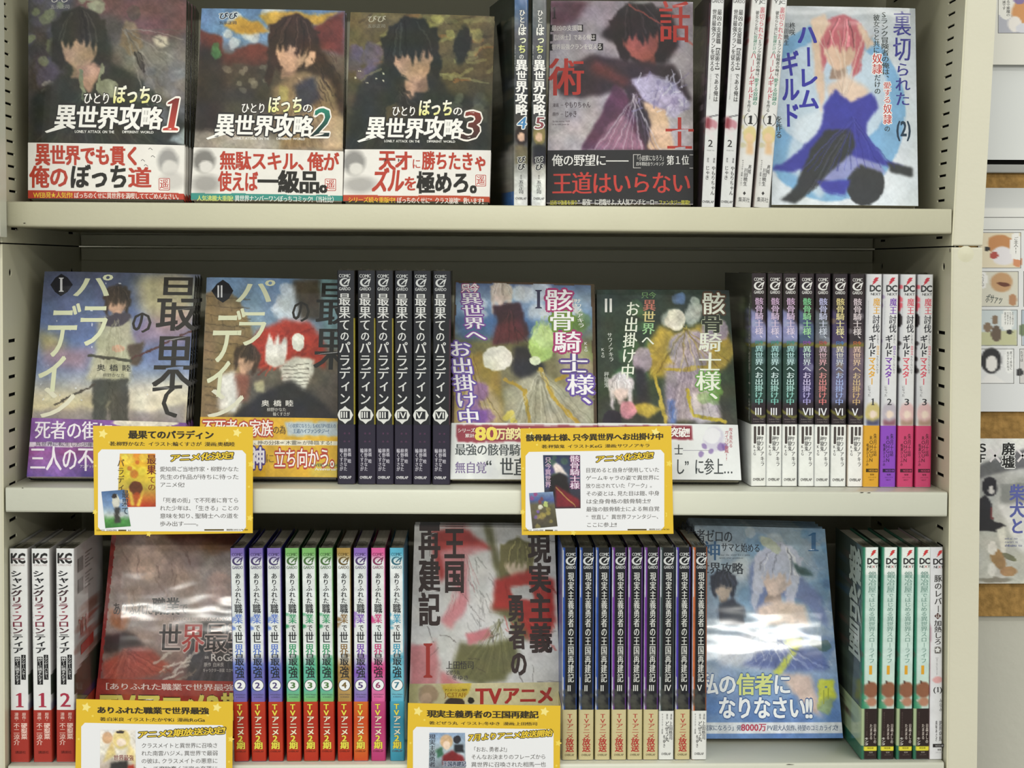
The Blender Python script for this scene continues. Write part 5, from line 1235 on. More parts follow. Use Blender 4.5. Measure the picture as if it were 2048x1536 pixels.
def build_spines():
    # ---- dark spines with white serif title and a roman numeral in an ornament
    def paladin(num, right, right2):
        s = Spine('pal' + num, 35, '24252a', '1e1e22', right, band=308, band_cols=('1e1c26', '2b2637', '221e2c'), seed=40)
        s.art.poly(right2, [(35, 96), (80, 96), (80, 430), (35, 430)], sharp=True)
        s.art.poly(right2, [(31.5, 96), (36, 96), (36, 430), (31.5, 430)], sharp=True)
        s.art.poly('1c1c20', [(28, -1), (31, -1), (31, 430), (28, 430)], sharp=True, a=.5)
        p = s.p; head_garde(p, 35, 'c9cbcb', 7, 25, 15)
        p.V('最果てのパラディン', 3, 46, 26, 270, 'd6d6d4', 'm', sizes={2: .95, 3: .8})
        y = 289
        p.poly('dcdcd8', [(15, 271), (20, 276), (26, 279), (29, 285), (31, 289), (29, 293), (26, 299), (20, 302), (15, 307), (10, 302), (4, 299), (1, 293), (-0.0, 289), (1, 285), (4, 279), (10, 276)], 1)
        p.rect('24252a', 5.5, 280, 24.5, 298, 1.5); p.rect('dcdcd8', 5.5, 279, 24.5, 281, 1.8); p.rect('dcdcd8', 5.5, 297, 24.5, 299, 1.8)
        p.H({'3': 'Ⅲ', '4': 'Ⅳ', '5': 'Ⅴ', '6': 'Ⅵ'}[num], 6, 281, 24, 297, 'e4e4e0', 'm', lay=2)
        b = s.bp; C = 'c4c0cc'
        b.V('奥橋 睦', 20, 356, 27, 386, C, 1); b.V('柳野かなた', 12, 356, 19, 402, C, 1); b.V('輪くすさが', 4, 356, 11, 402, C, 1)
        for x in (14, 23): b.H('漫', x - 2, 324, x + 2, 328, '64405e', 1); b.H('画', x - 2, 340, x + 2, 344, '64405e', 1)
        foot_pub(b, 31, 411, 'd8d6da', 24)
        return s.make()
    p3, p4_, p5, p6 = paladin('3', '35302a', 'a39436'), paladin('4', '2a2a2c', '303032'), paladin('5', '3a3a3c', '44444a'), paladin('6', '34343a', '4a2e3a')
    g = 'dark serif-titled comics'
    G3 = 'dark comics with numeral three beside the brick arch comic'
    xs = [(693, 692), (734, 733), (770, 769), (806.5, 807), (843.5, 844.5), (882.5, 884)]
    lb = ['dark spine with numeral three, leftmost of the dark serif-titled spines', 'dark spine numeral three, second of the three alike on the middle shelf', 'dark spine numeral three standing beside the numeral four',
          'dark spine with ornate numeral four on the middle shelf', 'dark spine with ornate numeral five beside the numeral four', 'dark spine with ornate numeral six, beside the gold armour cover']
    for (xb, xt), d, l in zip(xs, (p3, p3, p3, p4_, p5, p6), lb): d.place(l, 2, xb, xt, 968, 0.036, group='dark serif-titled spines on the middle shelf', yt=541)

    # ---- dark spines with a coloured title column and white belt
    def skel(num, cols, sub, mid, mid2, seed, fold='a8b8cc', W=30):
        s = Spine('sk' + num, W, '2c2226', '3a3c34' if num == '3' else '2c2a2c', '30282c', band=303, band_cols=(('d4d6d4', 'e9eae6', 'dfe2e2') if num != '5' else ('dccfc0', 'ebeae6', 'e4e0dc')), seed=seed, busy=.08)
        s.art.poly(mid, [(-4, 68), (12, 80), (32, 108), (34, 140), (-4, 145)], 2).poly(mid2, [(-4, 140), (34, 136), (34, 255), (-4, 262)], 4).line('76702c', [(-2, 144), (34, 140)], 7, .8).line('7d7a34', [(-2, 275), (20, 290), (34, 285)], 5, .8)
        s.art.spots(fold, 3, 0, 80, 30, 200, 5, 10, .35)
        if num == '3': s.art.spots('5c6a4a', 8, -30, 50, -5, 180, 5, 12, .5)
        p = s.p; head_garde(p, W, 'e0dedc', 8, 22, 15)
        p.V('骸骨騎士様、', 7, 49, 24, 134, 'd8d0e0', 1, grad=cols[0]); p.H('只今', 7, 135, 24, 143, sub, 2); p.V('異世界へお出掛け中', 7, 145, 24, 264, 'd8e0e0', 1, grad=cols[1])
        p.H({'3': 'Ⅲ', '7': 'Ⅶ', '4': 'Ⅳ', '6': 'Ⅵ', '5': 'Ⅴ'}[num], 7, 268, 25, 287, 'e8e8ec', 'm')
        p.H('Skeleton Knight', 4, 291, 26, 294, '8c8280'); p.H('in Another World', 5, 296, 25, 299, '8c8280')
        b = s.bp; K = '3c3a3c'
        for x, y0, y1 in ((5, 307, 342), (13, 307, 325), (20.5, 307, 325)): b.rect('4a4240', x, y0, x + 5, y1, 1, r=1.5)
        b.V('サワノアキラ', 19, 327, 27, 388, K, 1, lean=-2); b.V('秤猿鬼', 11, 327, 18.5, 357, K, 1); b.V('KeG', 4, 344, 10, 366, '5c5a5a', 1)
        foot_pub(b, 30, 411, '55524f', 23)
        if num == '3':
            sd = Print(); sd.V('骸骨騎士様', 6, 60, 26, 300, '8a8e88', 1)
            s.sides['side_lettering'] = (sd, -1)
        return s.make()
    s3 = skel('3', (['c8a8c8', 'd8d0e4'], ['9cc8c8', 'd0e4e4', '7cc0b4']), '3c8a80', '8a8cb8', '27423c', 41)
    s7 = skel('7', (['7cc890', 'a8d8a0'], ['b8d8c8', 'd4c8e8', 'a8a0d8']), '8a4a9a', '4a5a78', '38305a', 42, 'c8cce0')
    s4 = skel('4', (['b8b8e0', 'c8d0d8'], ['c8b0c0', 'd89090', 'd87a7a']), 'b0504a', '5c6068', '403a3c', 43)
    s6 = skel('6', (['d8c888', 'e0d8a8'], ['d8d0b8', 'a8b8e0', '98a8e0']), '4878b0', '463c5a', '5c5a78', 44, 'b89a4a')
    s5 = skel('5', (['d0c0c8', 'd8d0d0'], ['d8b8a8', 'd0b890', 'c8a878']), 'b86a3a', '382e30', '6a5a64', 45, 'c0bcc0')
    bb = [1517, 1547.5, 1579, 1612.5, 1643.5, 1676, 1710]; tt = [1518, 1550.5, 1581.5, 1614, 1646.5, 1681, 1715.5]
    lb = ['white-belted dark spine numeral three, first beside the dark green cover', 'white-belted dark spine numeral three, second of the three alike', 'white-belted dark spine numeral three touching the numeral seven', 'white-belted spine with green title and numeral seven',
          'white-belted spine with reddish title and numeral four', 'white-belted spine with yellow and blue title and numeral six', 'white-belted spine with tan title and numeral five']
    for k, (d, l) in enumerate(zip((s3, s3, s3, s7, s4, s6, s5), lb)): d.place(l, 2, bb[k], tt[k], 973, 0.036, group='white-belted dark spines on the middle shelf', yt=551, yaw=(math.radians(3.0) if k == 0 else 0))

    # ---- white spines, coloured lower belt
    def guild(num, c, bandc, hair, W=31):
        s = Spine('gu' + num, W, 'dcdcde', 'c4c2c6', 'b8b8ba', band=304, band_cols=(bandc, bandc, bandc), seed=50, busy=.015)
        s.art.poly('c2c3c8', [(0, 0), (6, 0), (6, 300), (0, 300)], 2)
        if num == '3': s.art.spots(c, 12, -14, 20, 1, 80, 3, 6, .9).ell('2c2426', -2, 92, 7, 14).spots('3a3436', 8, -10, 130, 0, 220, 3, 6, .9)
        if num == '2': s.art.spots('8a78a0', 5, -8, 30, 0, 200, 3, 6, .7)
        s.art.ell(hair, 17, 280, 15, 22, 0, .3).ell('e8d4c4', 17, 282, 7, 8, 0, .4).poly({'1': '4a4c6c', '2': '8a5a68', '3': 'a88a78'}[num], [(5, 292), (17, 296), (30, 290), (30, 305), (4, 305)], 2)
        p = s.p; p.bolt('c43c4a', 17, 14, 7.5); p.H('DC', 7, 21, 29, 36, '3a3a3c', 3, ol=('3a3a3c', .05)); p.H('NEXT', 9, 37, 29, 43, '3a3a3c', 1)
        p.V('魔王', 14, 48, 28, 81, c, 'm'); p.V('討伐', 13, 82, 28, 118, '34343a', 'm'); p.V('したあと、', 22, 118, 27, 142, '5a5a5e'); p.V('目立', 22, 143, 28, 162, c, 1); p.V('ちたくないので', 22, 163, 27, 200, '5a5a5e')
        p.V('ギルド', 6, 122, 21, 166, '34343a', 2); p.V('マスター', 6, 166, 21, 222, c, 2); p.V('になった', 6, 223, 12, 246, '55555a'); p.V('After defeating the demon king', 3, 54, 5.5, 100, '9a9aa0')
        p.H(num, 12, 248, 22, 264, '3c3c40', 'm')
        b = s.bp; dk = tuple(int(v * .45) for v in hexc(bandc))
        b.V('朱月十話', 19, 320, 26, 366, dk, 'm'); b.V('ROHGUN', 11, 324, 19, 378, dk, 'm'); b.V('鳴瀬ひろふみ', 5, 340, 10, 386, dk, 1)
        b.rect(tuple(int(v * .3) for v in hexc(bandc)), 5, 391, 29, 398, 1); b.H('NO23-08', 11, 392, 28, 397, bandc, 1, lay=1.6); b.H('電撃', 13, 401, 22, 405, dk); b.H('コミックス', 9, 407, 26, 410, dk); b.H('NEXT', 12, 412, 22, 415, dk)
        return s.make()
    g1, g2, g3 = guild('1', 'e0a83a', 'd9a12c', 'c8b878'), guild('2', '7a3fae', '8a48bc', 'b8b0ba'), guild('3', 'd85a6a', 'c8426e', 'd8b4b4')
    bb = [1741.5, 1775, 1810, 1846]; tt = [1749, 1782, 1817, 1851.5]
    for k, (d, l) in enumerate(zip((g1, g2, g3, g3), ('white spine volume one with orange foot on the middle shelf', 'white spine volume two with purple foot on the middle shelf', 'white spine volume three with pink foot beside the purple-footed one', 'white spine volume three with pink foot against the right side panel'))):
        d.place(l, 2, bb[k], tt[k], 974, 0.034, group='white spines with coloured feet on the middle shelf', yt=551)

    # ---- row 3: white spines with red foot, left end
    def frontier(num):
        s = Spine('fr' + num, 36, 'e2e2e2', 'c8c8c8', 'c6c2c0', band=323, band_cols=('a03228', 'a5362c', 'a0382a'), seed=52, busy=.015)
        s.art.poly('3a4034', [(35.5, 254), (48, 240), (80, 235), (80, 330), (36.5, 330)], 1, sharp=True); s.art.poly('3a3560', [(36.5, 310), (80, 306), (80, 330), (36.5, 330)], 2, sharp=True)
        if num == '2':
            s.art.spots('8a5a4a', 9, 45, 120, 78, 240, 5, 12, .5).spots('a04a3c', 5, 50, 150, 74, 200, 3, 7, .7)
        p = s.p; p.H('KC', 4, 8, 32, 31, '2b2a2a', 3, ol=('2b2a2a', .06)); p.H('DELUXE', 5, 31, 31, 35, 'b8a8a8', 1); p.rect('8f7f80', 6, 19, 30, 22, 3)
        p.V('シャングリラ・フロンティア', 5, 44, 27, 210, K := '26262a', 2, lean=-3, grad=['26262a', '26262a', '5a3038', '96344a', '7a3040', '26262a', '26262a'])
        p.rect('242426', 22, 212, 31, 262, 1); p.rect('242426', 9, 216, 20, 272, 1); p.V('～クソゲーハンター、', 23, 213, 30, 261, 'dcdcdc', 1, lay=1.7); p.V('神ゲーに挑まんとす～', 10, 217, 19, 271, 'dcdcdc', 1, lay=1.7)
        p.V('SHANGRI-LA FRONTIER', 1.5, 70, 4, 200, 'b4b4b8')
        p.H(num, 8, 286, 30, 320, 'a8344a', 'm')
        b = s.bp; C = 'ecc8bc'
        b.V('原作・', 23, 328, 31, 347, C, 1); b.V('硬梨菜', 21, 349, 33, 382, C, 2); b.V('漫画・', 8, 328, 16, 347, C, 1); b.V('不二涼介', 6, 349, 18, 394, C, 1); b.H('講談社', 9, 405, 30, 411, '5c1c16', 1)
        if num == '2':
            sd = Print()
            for k in range(2):
                y0 = 18 + 42 * k; r = random.Random(5)
                x = 30
                while x < 88:
                    w = r.choice((1, 1.6, 2.4)); sd.rect('5a5654', x, y0 + 8, x + w, y0 + 36, 0); x += w + r.choice((1.2, 1.8, 2.6))
                for j in range(5): sd.rect('8f8a86', 105, y0 + 6 + 7 * j, 105 + r.uniform(40, 90), y0 + 8.4 + 7 * j, 0)
            [sd.rect('a04438', 40 + 17 * j, 150 + 4 * (j % 2), 52 + 17 * j, 158 + 26 * (j % 3 > 0), 0) for j in range(5)]; sd.poly('b43c30', [(60, 205), (190, 200), (190, 222), (60, 225)], 0)
            s.sides['barcode_print'] = (sd, 1)
        return s.make()
    f1, f2 = frontier('1'), frontier('2')
    for k, (d, l) in enumerate(zip((f1, f1, f2), ('white spine volume one with red foot against the left side panel', 'white spine volume one with red foot, second from the left panel', 'white spine volume two with red foot beside the red cover'))):
        d.place(l, 3, (40, 86, 131.5)[k], (36.5, 80.5, 130)[k], 1526, 0.012, group='white spines with red feet at the left of the bottom shelf', yt=1083)

    # ---- row 3: white title, coloured head, TV belt
    def common(num, c1, c2, c3, dark, bandc=('a8281c', 'b83a20'), W=28):
        s = Spine('co' + num, W, 'dfe2e2', dark, dark, band=308, band_cols=(bandc[0], bandc[1], bandc[0]), seed=60 + int(num), busy=.04)
        s.art.grad([(0, c1), (12, c1), (27, 'e0e4e4'), (215, 'e0e4e4'), (240, c2), (285, c2), (308, c1)])
        s.art.poly(dark, [(-PAD - 5, 0), (0.5, 0), (0.5, 430), (-PAD - 5, 430)], sharp=True).poly(dark, [(W - .5, 0), (W + PAD + 5, 0), (W + PAD + 5, 430), (W - .5, 430)], sharp=True)
        s.art.spots(c3, 7, 0, 215, W, 280, 5, 10, .5).poly(c1, [(W - 3, 0), (W + 1, 0), (W + 1, 308), (W - 3, 308)], 1, .6, sharp=True).spots(c3, 4, -1, 130, 5, 160, 3, 6, .6)
        s.bart.grad([(308, bandc[1]), (350, bandc[0]), (400, bandc[1]), (428, bandc[0])], .6)
        p = s.p; head_garde(p, W, tuple(int(v * .62) for v in hexc(c1)), 9, 23, 14)
        KK = '26282c'
        p.V('ありふれた', 8, 50, 20, 112, KK, 'm'); p.V('職業', 6, 112, 22, 152, KK, 'm', grad=[KK, c3]); p.V('で', 9, 153, 20, 168, KK, 'm'); p.V('世界', 5, 168, 22, 216, KK, 'm', grad=[KK, c3]); p.V('最強', 5, 212, 23, 262, KK, 'm')
        p.ell('3a3c48', 14, 275, 12, 12, 1); p.ell('eef0f0', 14, 275, 10.8, 10.8, 1.4); p.H(num, 9, 268, 19, 282, tuple(int(v * .7) for v in hexc(c1)), 2, lay=2)
        p.H('Arifureta Shokugyou', 4, 292, 25, 295, '4c4a58'); p.H('de Sekaisaikyou', 6, 297, 23, 300, '4c4a58')
        b = s.bp; Y = 'e8dc50'; C = 'f0e8c8'
        b.V('TV', 6, 312, 20, 337, Y, 2, ol=('5a1c10', .06)); b.V('アニメ', 6, 337, 21, 376, C, 2, ol=('5a1c10', .06)); b.V('2期', 5, 375, 22, 404, Y, 2, ol=('5a1c10', .06)); b.H('OVERLAP', 3, 406, 24, 410, '5a1812', 1)
        return s.make()
    cm = {'2': common('2', '7a68b0', '6a6cb0', '5a78c8', '2e2c80'), '3': common('3', '7ab468', '62b098', '3a9868', '1c4c24'), '4': common('4', 'a88a48', 'b09058', '8a6a3a', '5a4420'), '5': common('5', '8a6ab8', '8a80b8', '7a4ab0', '42206a', ('c0381c', 'd06a28')),
          '6': common('6', 'd8609a', 'd070a0', 'c83a7a', '8a1c50', ('a8285c', 'c04a80')), '7': common('7', '5aacc8', '78b8c8', '3a98b8', '1c5c78', ('2c7a98', '48a0b8'))}
    bb = [483, 518, 552, 588, 622.5, 655, 690, 722, 757, 795]; tt = [474, 511.5, 547.5, 583.5, 617, 651, 687, 721, 756, 793]
    nn = '2223334567'
    lb = ['purple-headed spine volume two with red belt beside the red cover', 'purple-headed spine volume two with red belt, middle of the three alike', 'purple-headed spine volume two with red belt touching the first green one', 'green-headed spine volume three touching the purple ones', 'green-headed spine volume three, middle of the three alike',
          'green-headed spine volume three beside the brown volume four', 'brown-headed spine volume four with red belt', 'violet-headed spine volume five with orange belt', 'pink-headed spine volume six with magenta belt', 'light blue-headed spine volume seven with teal belt']
    for k in range(10): cm[nn[k]].place(lb[k], 3, bb[k], tt[k], 1524, 0.012, group='coloured-head spines with television belts on the bottom shelf', yt=1083)

    # ---- row 3: black spines with beige TV belt
    def realist(num, edge, W=29, belt=True, top='2a2c30'):
        bc = ('b8ac7c', 'c9bd90', 'b0a472') if belt else ('d0d0cc', 'e0e0dc', 'd0d0cc')
        s = Spine('re' + num, W, '1c1d20', edge, '24304a', band=329 if not belt else 326, band_cols=bc, seed=70, busy=.05)
        s.art.poly(edge, [(-2, 0), (5, 0), (5, 430), (-2, 430)], .5, sharp=True).poly('c8ccd4', [(-2, 0), (1.6, 0), (2, 95), (0.2, 118), (0, 260), (2, 262), (2, 330), (-2, 330)], .4, sharp=True).poly(edge, [(27, 0), (31, 0), (31, 330), (27, 330)], 0, .7, sharp=True)
        s.art.spots('4a4c44', 10, 4, 290, 28, 325, 4, 8, .6)
        p = s.p; head_garde(p, W, 'd0d2d2', 10, 21, 17)
        p.V('現実主義勇者の王国再建記', 11, 50, 23, 272, 'd4d4d0', 'm')
        p.H({'2': 'Ⅱ', '3': 'Ⅲ', '4': 'Ⅳ', '6': 'Ⅵ', '5': 'Ⅴ'}[num], 10, 275, 24, 291, 'd8d8d4', 'm')
        b = s.bp
        if belt:
            b.V('TV', 9, 334, 22, 354, 'b03a34', 1); b.V('アニメ', 8, 354, 23, 385, 'b03a34', 1); b.V('放送', 7, 384, 23, 412, 'b03a34', 2); b.H('OVERLAP', 5, 415, 24, 420, '5c523a', 1)
        else:
            b.V('上田悟司', 20, 350, 27, 388, '3a3a3a', 1); b.V('どぜう丸', 12, 350, 20, 392, '3a3a3a', 'm'); b.V('冬ゆき', 8, 378, 13, 404, '3a3a3a', 1); b.V('キャラクター原案', 5, 334, 8, 376, '4a4a4a'); b.V('原作', 14, 335, 18, 347, '4a4a4a'); b.V('漫画', 22, 335, 26, 347, '4a4a4a'); b.H('OVERLAP', 5, 413, 24, 419, '4a4a48', 1)
        return s.make()
    r2, r3, r4, r6, r5 = realist('2', '2850a8'), realist('3', '7a38a0'), realist('4', '3c4c4c', belt=False), realist('6', '4a38a8'), realist('5', 'c86a38', belt=False)
    bb = [1139, 1172, 1204.5, 1237.5, 1269.5, 1301, 1332, 1364.5, 1398]; tt = [1139.5, 1174.5, 1206.5, 1239, 1271.5, 1304, 1335.5, 1367, 1400.5]
    ds = [r2, r2, r2, r3, r3, r3, r4, r6, r5]
    lb = ['black spine with blue edge, numeral two, beside the white and pink cover', 'black spine with blue edge, numeral two, middle of the three alike', 'black spine with blue edge, numeral two, touching the purple-edged ones', 'black spine with purple edge, numeral three, beside the blue-edged ones',
          'black spine with purple edge, numeral three, middle of the three alike', 'black spine with purple edge, numeral three, touching the numeral four', 'black spine with grey edge, numeral four and plain white belt', 'black spine with indigo edge, numeral six and beige belt', 'black spine with orange edge, numeral five and white belt']
    for k in range(9): ds[k].place(lb[k], 3, bb[k], tt[k], 1522, 0.012, group='black spines with lettered belts on the bottom shelf', yt=1082)

    # ---- row 3: mint spines with brown foot, and the white one at the end
    s = Spine('mint', 31, 'c3d8d0', '3c463c', '2c7a60', band=325, band_cols=('a8b890', '2c1f1e', '2c1f1e'), seed=80, busy=.03)
    s.art.poly('2f7d62', [(-1, 0), (6, 0), (6, 330), (-1, 330)], .5, sharp=True).poly('dfe6e2', [(6, 0), (31, 0), (31, 56), (6, 56)], sharp=True)
    s.art.ell('8a5a44', 19, 288, 15, 16, 0, .25).ell('b08068', 19, 312, 11, 9, 0, .4).spots('3c8a64', 5, 1, 290, 8, 325, 4, 7, .7).ell('4a2c24', 14, 273, 3, 3)
    s.art.spots('6a4c44', 12, -36, 30, -5, 230, 4, 9, .5).spots('4c5a4a', 12, -38, 100, -4, 300, 6, 12, .6).spots('3a5468', 6, -38, 10, -20, 120, 5, 10, .6)
    s.bart.poly('a8b890', [(-PAD - 4, 320), (5, 320), (5, 400), (-PAD - 4, 400)], sharp=True).poly('2f6a52', [(-PAD - 4, 400), (5, 400), (5, 430), (-PAD - 4, 430)], sharp=True).spots('8a9a78', 7, -36, 330, -4, 390, 5, 10, .6).line('5a4438', [(-30, 345), (-20, 360), (-24, 380)], 3).poly('dcd23c', [(5, 401), (32, 401), (32, 409), (5, 409)], sharp=True)
    p = s.p; p.bolt('c43c3c', 20, 12, 6.5); p.H('DC', 9, 21, 30, 35, '343234', 3, ol=('343234', .05)); p.H('NEXT', 9, 36, 30, 42, '343234', 1, cols={2: 'b84848'})
    p.V('鍛冶屋', 11, 49, 27, 92, '7c9c92', 1); p.V('ではじめる', 12, 92, 25, 139, '7c9c92', 1); p.V('異世界', 12, 139, 26, 170, '7c9c92', 1); p.V('スローライフ', 13, 170, 25, 234, '7c9c92', 1)
    p.rect('d8a030', 14, 238, 20, 256, 1)
    b = s.bp; b.V('日森よしの', 24, 356, 29.5, 396, 'c8bcb4', 1); b.V('たままる', 16, 356, 22, 388, 'c8bcb4', 1); b.V('キンタ', 6, 383, 14, 408 - 8, 'dcd6d0', 1); b.H('NO23-08', 12, 402.5, 24, 407, '7a7420', 1, lay=2); b.H('電撃', 15, 412, 23, 415.5, '9a9088'); b.H('コミックス', 12, 417, 26, 420, '7a706c')
    b.V('原作キャラクター原案', 9, 332, 12, 380, '5c4c48')
    sd = Print(); sd.V('鍛冶屋', 15, 12, 135, 238, 'b4c0b4', 3)
    s.sides['side_lettering'] = (sd, -1)
    mint = s.make()
    bb = [1738, 1771.5, 1808, 1842]; tt = [1742, 1780, 1814.5, 1846.5]
    lb = ['mint spine with brown foot, cover side turned out beside the pale blue book', 'mint spine with brown foot, second of the four alike', 'mint spine with brown foot, third of the four alike', 'mint spine with brown foot touching the plain white spine']
    for k in range(4): mint.place(lb[k], 3, bb[k], tt[k], 1519, 0.010, group='mint spines with brown feet on the bottom shelf', yt=1086)
    s = Spine('white', 26, 'dadade', 'c0a8ac', 'd0d0d2', seed=81, busy=.015)
    s.art.poly('a07080', [(-2, 150), (2, 156), (2, 300), (-2, 300)], 1).ell('d8a4a4', 16, 268, 10, 6.5, 0, .2).ell('54504c', 16, 207, 7, 8, 0, .3)
    p = s.p; p.bolt('c43c3c', 19, 13, 6.5); p.H('DC', 7, 22, 28, 36, '2c2a2c', 3); p.H('NEXT', 8, 37, 27, 43, '2c2a2c', 1, cols={2: 'b84848'})
    p.V('豚のレバー', 9, 56, 24, 132, '34302e', 'm'); p.poly('4a2a28', [(16, 132), (23, 138.5), (16, 145), (9, 138.5)], 1.2); p.H('は', 12, 134, 20, 143, 'd8d0cc', 1, lay=2); p.V('加熱しろ', 9, 147, 24, 197, '34302e', 'm')
    p.star('dcdcdc', 16, 207, 6, 1.4, q=.6); p.V('Heat the pig liver', 12, 222, 18, 258, '8a8888'); p.H('(1)', 8, 281, 26, 293, '3a3838', 'm'); p.V('逆井卓馬', 19, 350, 25, 392, '4a4848', 1); p.V('みなみ', 20, 305, 25, 332, '6a6868', 1); p.V('遠坂あさぎ', 12, 350, 16, 392, '4a4848', 1)
    p.rect('262426', 7, 397, 29, 404, 1); p.H('NO23-08', 12, 398.5, 28, 403, 'a8a6a8', 1, lay=1.6); p.H('電撃', 16, 407, 24, 411, '4a4848'); p.H('コミックス', 12, 413, 28, 416, '8a8888')
    s.make().place('plain white spine with small pig mark at the right end, bottom shelf', 3, 1871.5, 1873, 1518, 0.010, yt=1087)

    # ---- row 1: volumes four and five
    def lonely(num, top, hair, cloth, left, numc):
        s = Spine('lo' + num, 29, '4a4c50', left, '2c2c2e', seed=90 + int(num), busy=.10, warp=2)
        s.art.grad([(0, top), (90, '5a5c60'), (200, '3c3c3e'), (300, '4a4a48'), (345, '8a8880'), (375, 'd8d8d4'), (428, 'dcdcd8')])
        s.art.poly(left, [(-PAD - 5, 0), (0.5, 0), (0.5, 430), (-PAD - 5, 430)], sharp=True)
        s.art.spots('8a8c8a', 8, -38, 60, 0, 330, 4, 12, .35).spots('5a4c38', 7, -38, 200, -8, 400, 5, 12, .4).poly('a8a49a', [(-24, 330), (1, 300), (1, 400), (-16, 400)], 3, .7).poly(top, [(-12, 400), (1, 398), (1, 430), (-12, 430)], sharp=True)
        s.art.ell(hair, 15, 288, 12, 22, 0, .2).ell('d4b096', 15, 292, 7, 9, 0, .3).poly(cloth, [(3, 310), (15, 306), (29, 312), (29, 345), (2, 345)], 3)
        p = s.p; p.V('ひとり', 10, 42, 22, 82, 'eceae4', 1, ol=('5a5a5a', .08)); p.V('ぼっち', 8, 76, 24, 128, 'eceae4', 2, grad=['eceae4', 'e4e6c8', 'd8dc8c'], ol=('4a4c48', .08)); p.V('の', 10, 129, 20, 140, 'eceae4', 1)
        p.V('異世界攻略', 3, 140, 27, 250, 'f0eeea', 2, ol=('4a4a4c', .08), sizes={1: .86}); p.H(num, 6, 250, 25, 278, numc, 'm', 0, .15, ol=('e8e8e4', .08)); p.V('LONELY ATTACK', 1, 110, 3.5, 150, 'c8c8c4')
        p.V('びび', 7, 330, 23, 358, '2c2c2c', 2, ol=('d4d4d0', .1)); p.V('原作', 13, 366, 17, 376, '5a5a58'); p.V('五示正司', 10, 377, 20, 404, '34343a', 1); p.H('OVERLAP', 4, 410, 26, 416, '3a3a3a', 1); p.H('GARDO', 3, 0, 26, 8, 'a8b8c8', 1)
        p.H('COMIC', 3, -18, 26, -8, 'a8b8c8', 1)
        return s
    for num, top, hair, cloth, left, nc, xb, xt, l, yw in (('4', '2f5f9c', '2c2422', '6a6248', '2c3230', '4a86b8', 1041.5, 1043, 'volume four spine with blue head, turned so its cover shows, top shelf', 9), ('5', '6a6e70', '8a7c50', '24242a', '26302a', '8a4a50', 1077, 1079, 'volume five spine with grey head beside the crimson comic', 2)):
        s = lonely(num, top, hair, cloth, left, nc); s.make().place(l, 1, xb, xt, 413, 0.03, yaw=math.radians(yw), group='turned spines on the top shelf', yt=-15)
    s = Spine('talk', 27, 'd6d6d6', '3a2f38', '4a4048', seed=95, busy=.02)
    s.art.poly('2a2428', [(-2, 130), (.5, 130), (.5, 428), (-2, 428)], sharp=True).spots('7a5a72', 8, -36, 100, -3, 260, 4, 9, .5).spots('b8a8b4', 6, -38, 180, -3, 300, 4, 10, .5).spots('8a7a5a', 4, -30, 40, -6, 90, 3, 7, .5)
    s.art.ell('c08a94', 13, 266, 12, 11, 0, .3).poly('8a3a44', [(0, 252), (10, 250), (10, 275), (0, 272)], 2).spots('d8d0d2', 4, 4, 272, 24, 290, 4, 6, .8).line('34303a', [(8, 250), (24, 246)], 2)
    p = s.p; K = '3c3a3a'; p.H('GARDO', 2, 18, 25, 26, K, 1); p.V('最凶の支援職【話術士】である俺は', 14, 38, 23, 220, K, 'm'); p.V('世界最強クランを従える', 4, 38, 13, 160, K, 'm'); p.V('The most notorious TALKER', 5, 165, 9, 215, '8a8888'); p.H('2', 8, 293, 18, 310, K, 'm'); p.H('VOLUME TWO', 6, 314, 21, 317, '8a8a8a')
    p.V('漫画', 19, 330, 23, 340, K); p.V('原作', 7, 330, 11, 340, K); p.V('やもりちゃん', 17, 346, 25, 404, K, 'm'); p.V('じゃき', 5, 346, 13, 374, K, 'm'); p.H('OVERLAP', 2, 414, 25, 420, '2c2c2c', 1)
    talk = s.make()
    talk.place('white spine volume two, right beside the crimson black-belted comic', 1, 1416, 1436, 414, 0.03, group='slim white spines leaning right on the top shelf', yt=-13); talk.place('white spine volume two, between its twin and the bracketed one spine', 1, 1453, 1479, 414, 0.03, group='slim white spines leaning right on the top shelf', yt=-13)
    s = Spine('har', 31, 'd9d8d6', 'b8a8a4', 'c8c6c4', seed=96, busy=.02)
    s.art.spots('a03a40', 8, -30, 20, -2, 110, 4, 9, .7).poly('c8c6c2', [(0, 0), (7, 0), (7, 428), (0, 428)], 2).spots('b8ae78', 4, 0, 250, 7, 330, 3, 6, .5).ell('d4c48c', 18, 285, 13, 18, 0, .2).ell('e0bf9c', 16, 290, 8, 9, 0, .3).poly('dcb890', [(12, 300), (24, 296), (28, 322), (12, 324)], 2)
    p = s.p; p.H('YJC', 5, 18, 28, 26, '3c3c3c', 1); p.V('裏切られた', 18, 32, 28, 96, 'c86a74', 1); p.V('Sランク冒険者の俺は、', 19, 96, 27, 172, '3c4440', 'm'); p.V('愛する奴隷の', 18, 172, 27, 226, '4a8a72', 'm')
    p.V('彼女らと共に', 10, 40, 17, 88, '4a4c48', 'm'); p.V('奴隷だけの', 10, 88, 17, 126, '5a8a76', 'm'); p.V('ハーレムギルド', 7, 122, 18, 216, 'b84a5a', 1); p.V('を作る', 8, 216, 15, 240, '4a4c48', 'm')
    for q in (0, 1):
        pts = [(17 + (13.5 - 0) * _c(t) * (1 if q else -1), 254 + 14 * _s(t)) for t in np.linspace(-1.1, 1.1, 8)] + [(17 + 12 * _c(t) * (1 if q else -1), 254 + 13 * _s(t)) for t in np.linspace(1.1, -1.1, 8)]
        p.poly('4a4c4c', pts, 1)
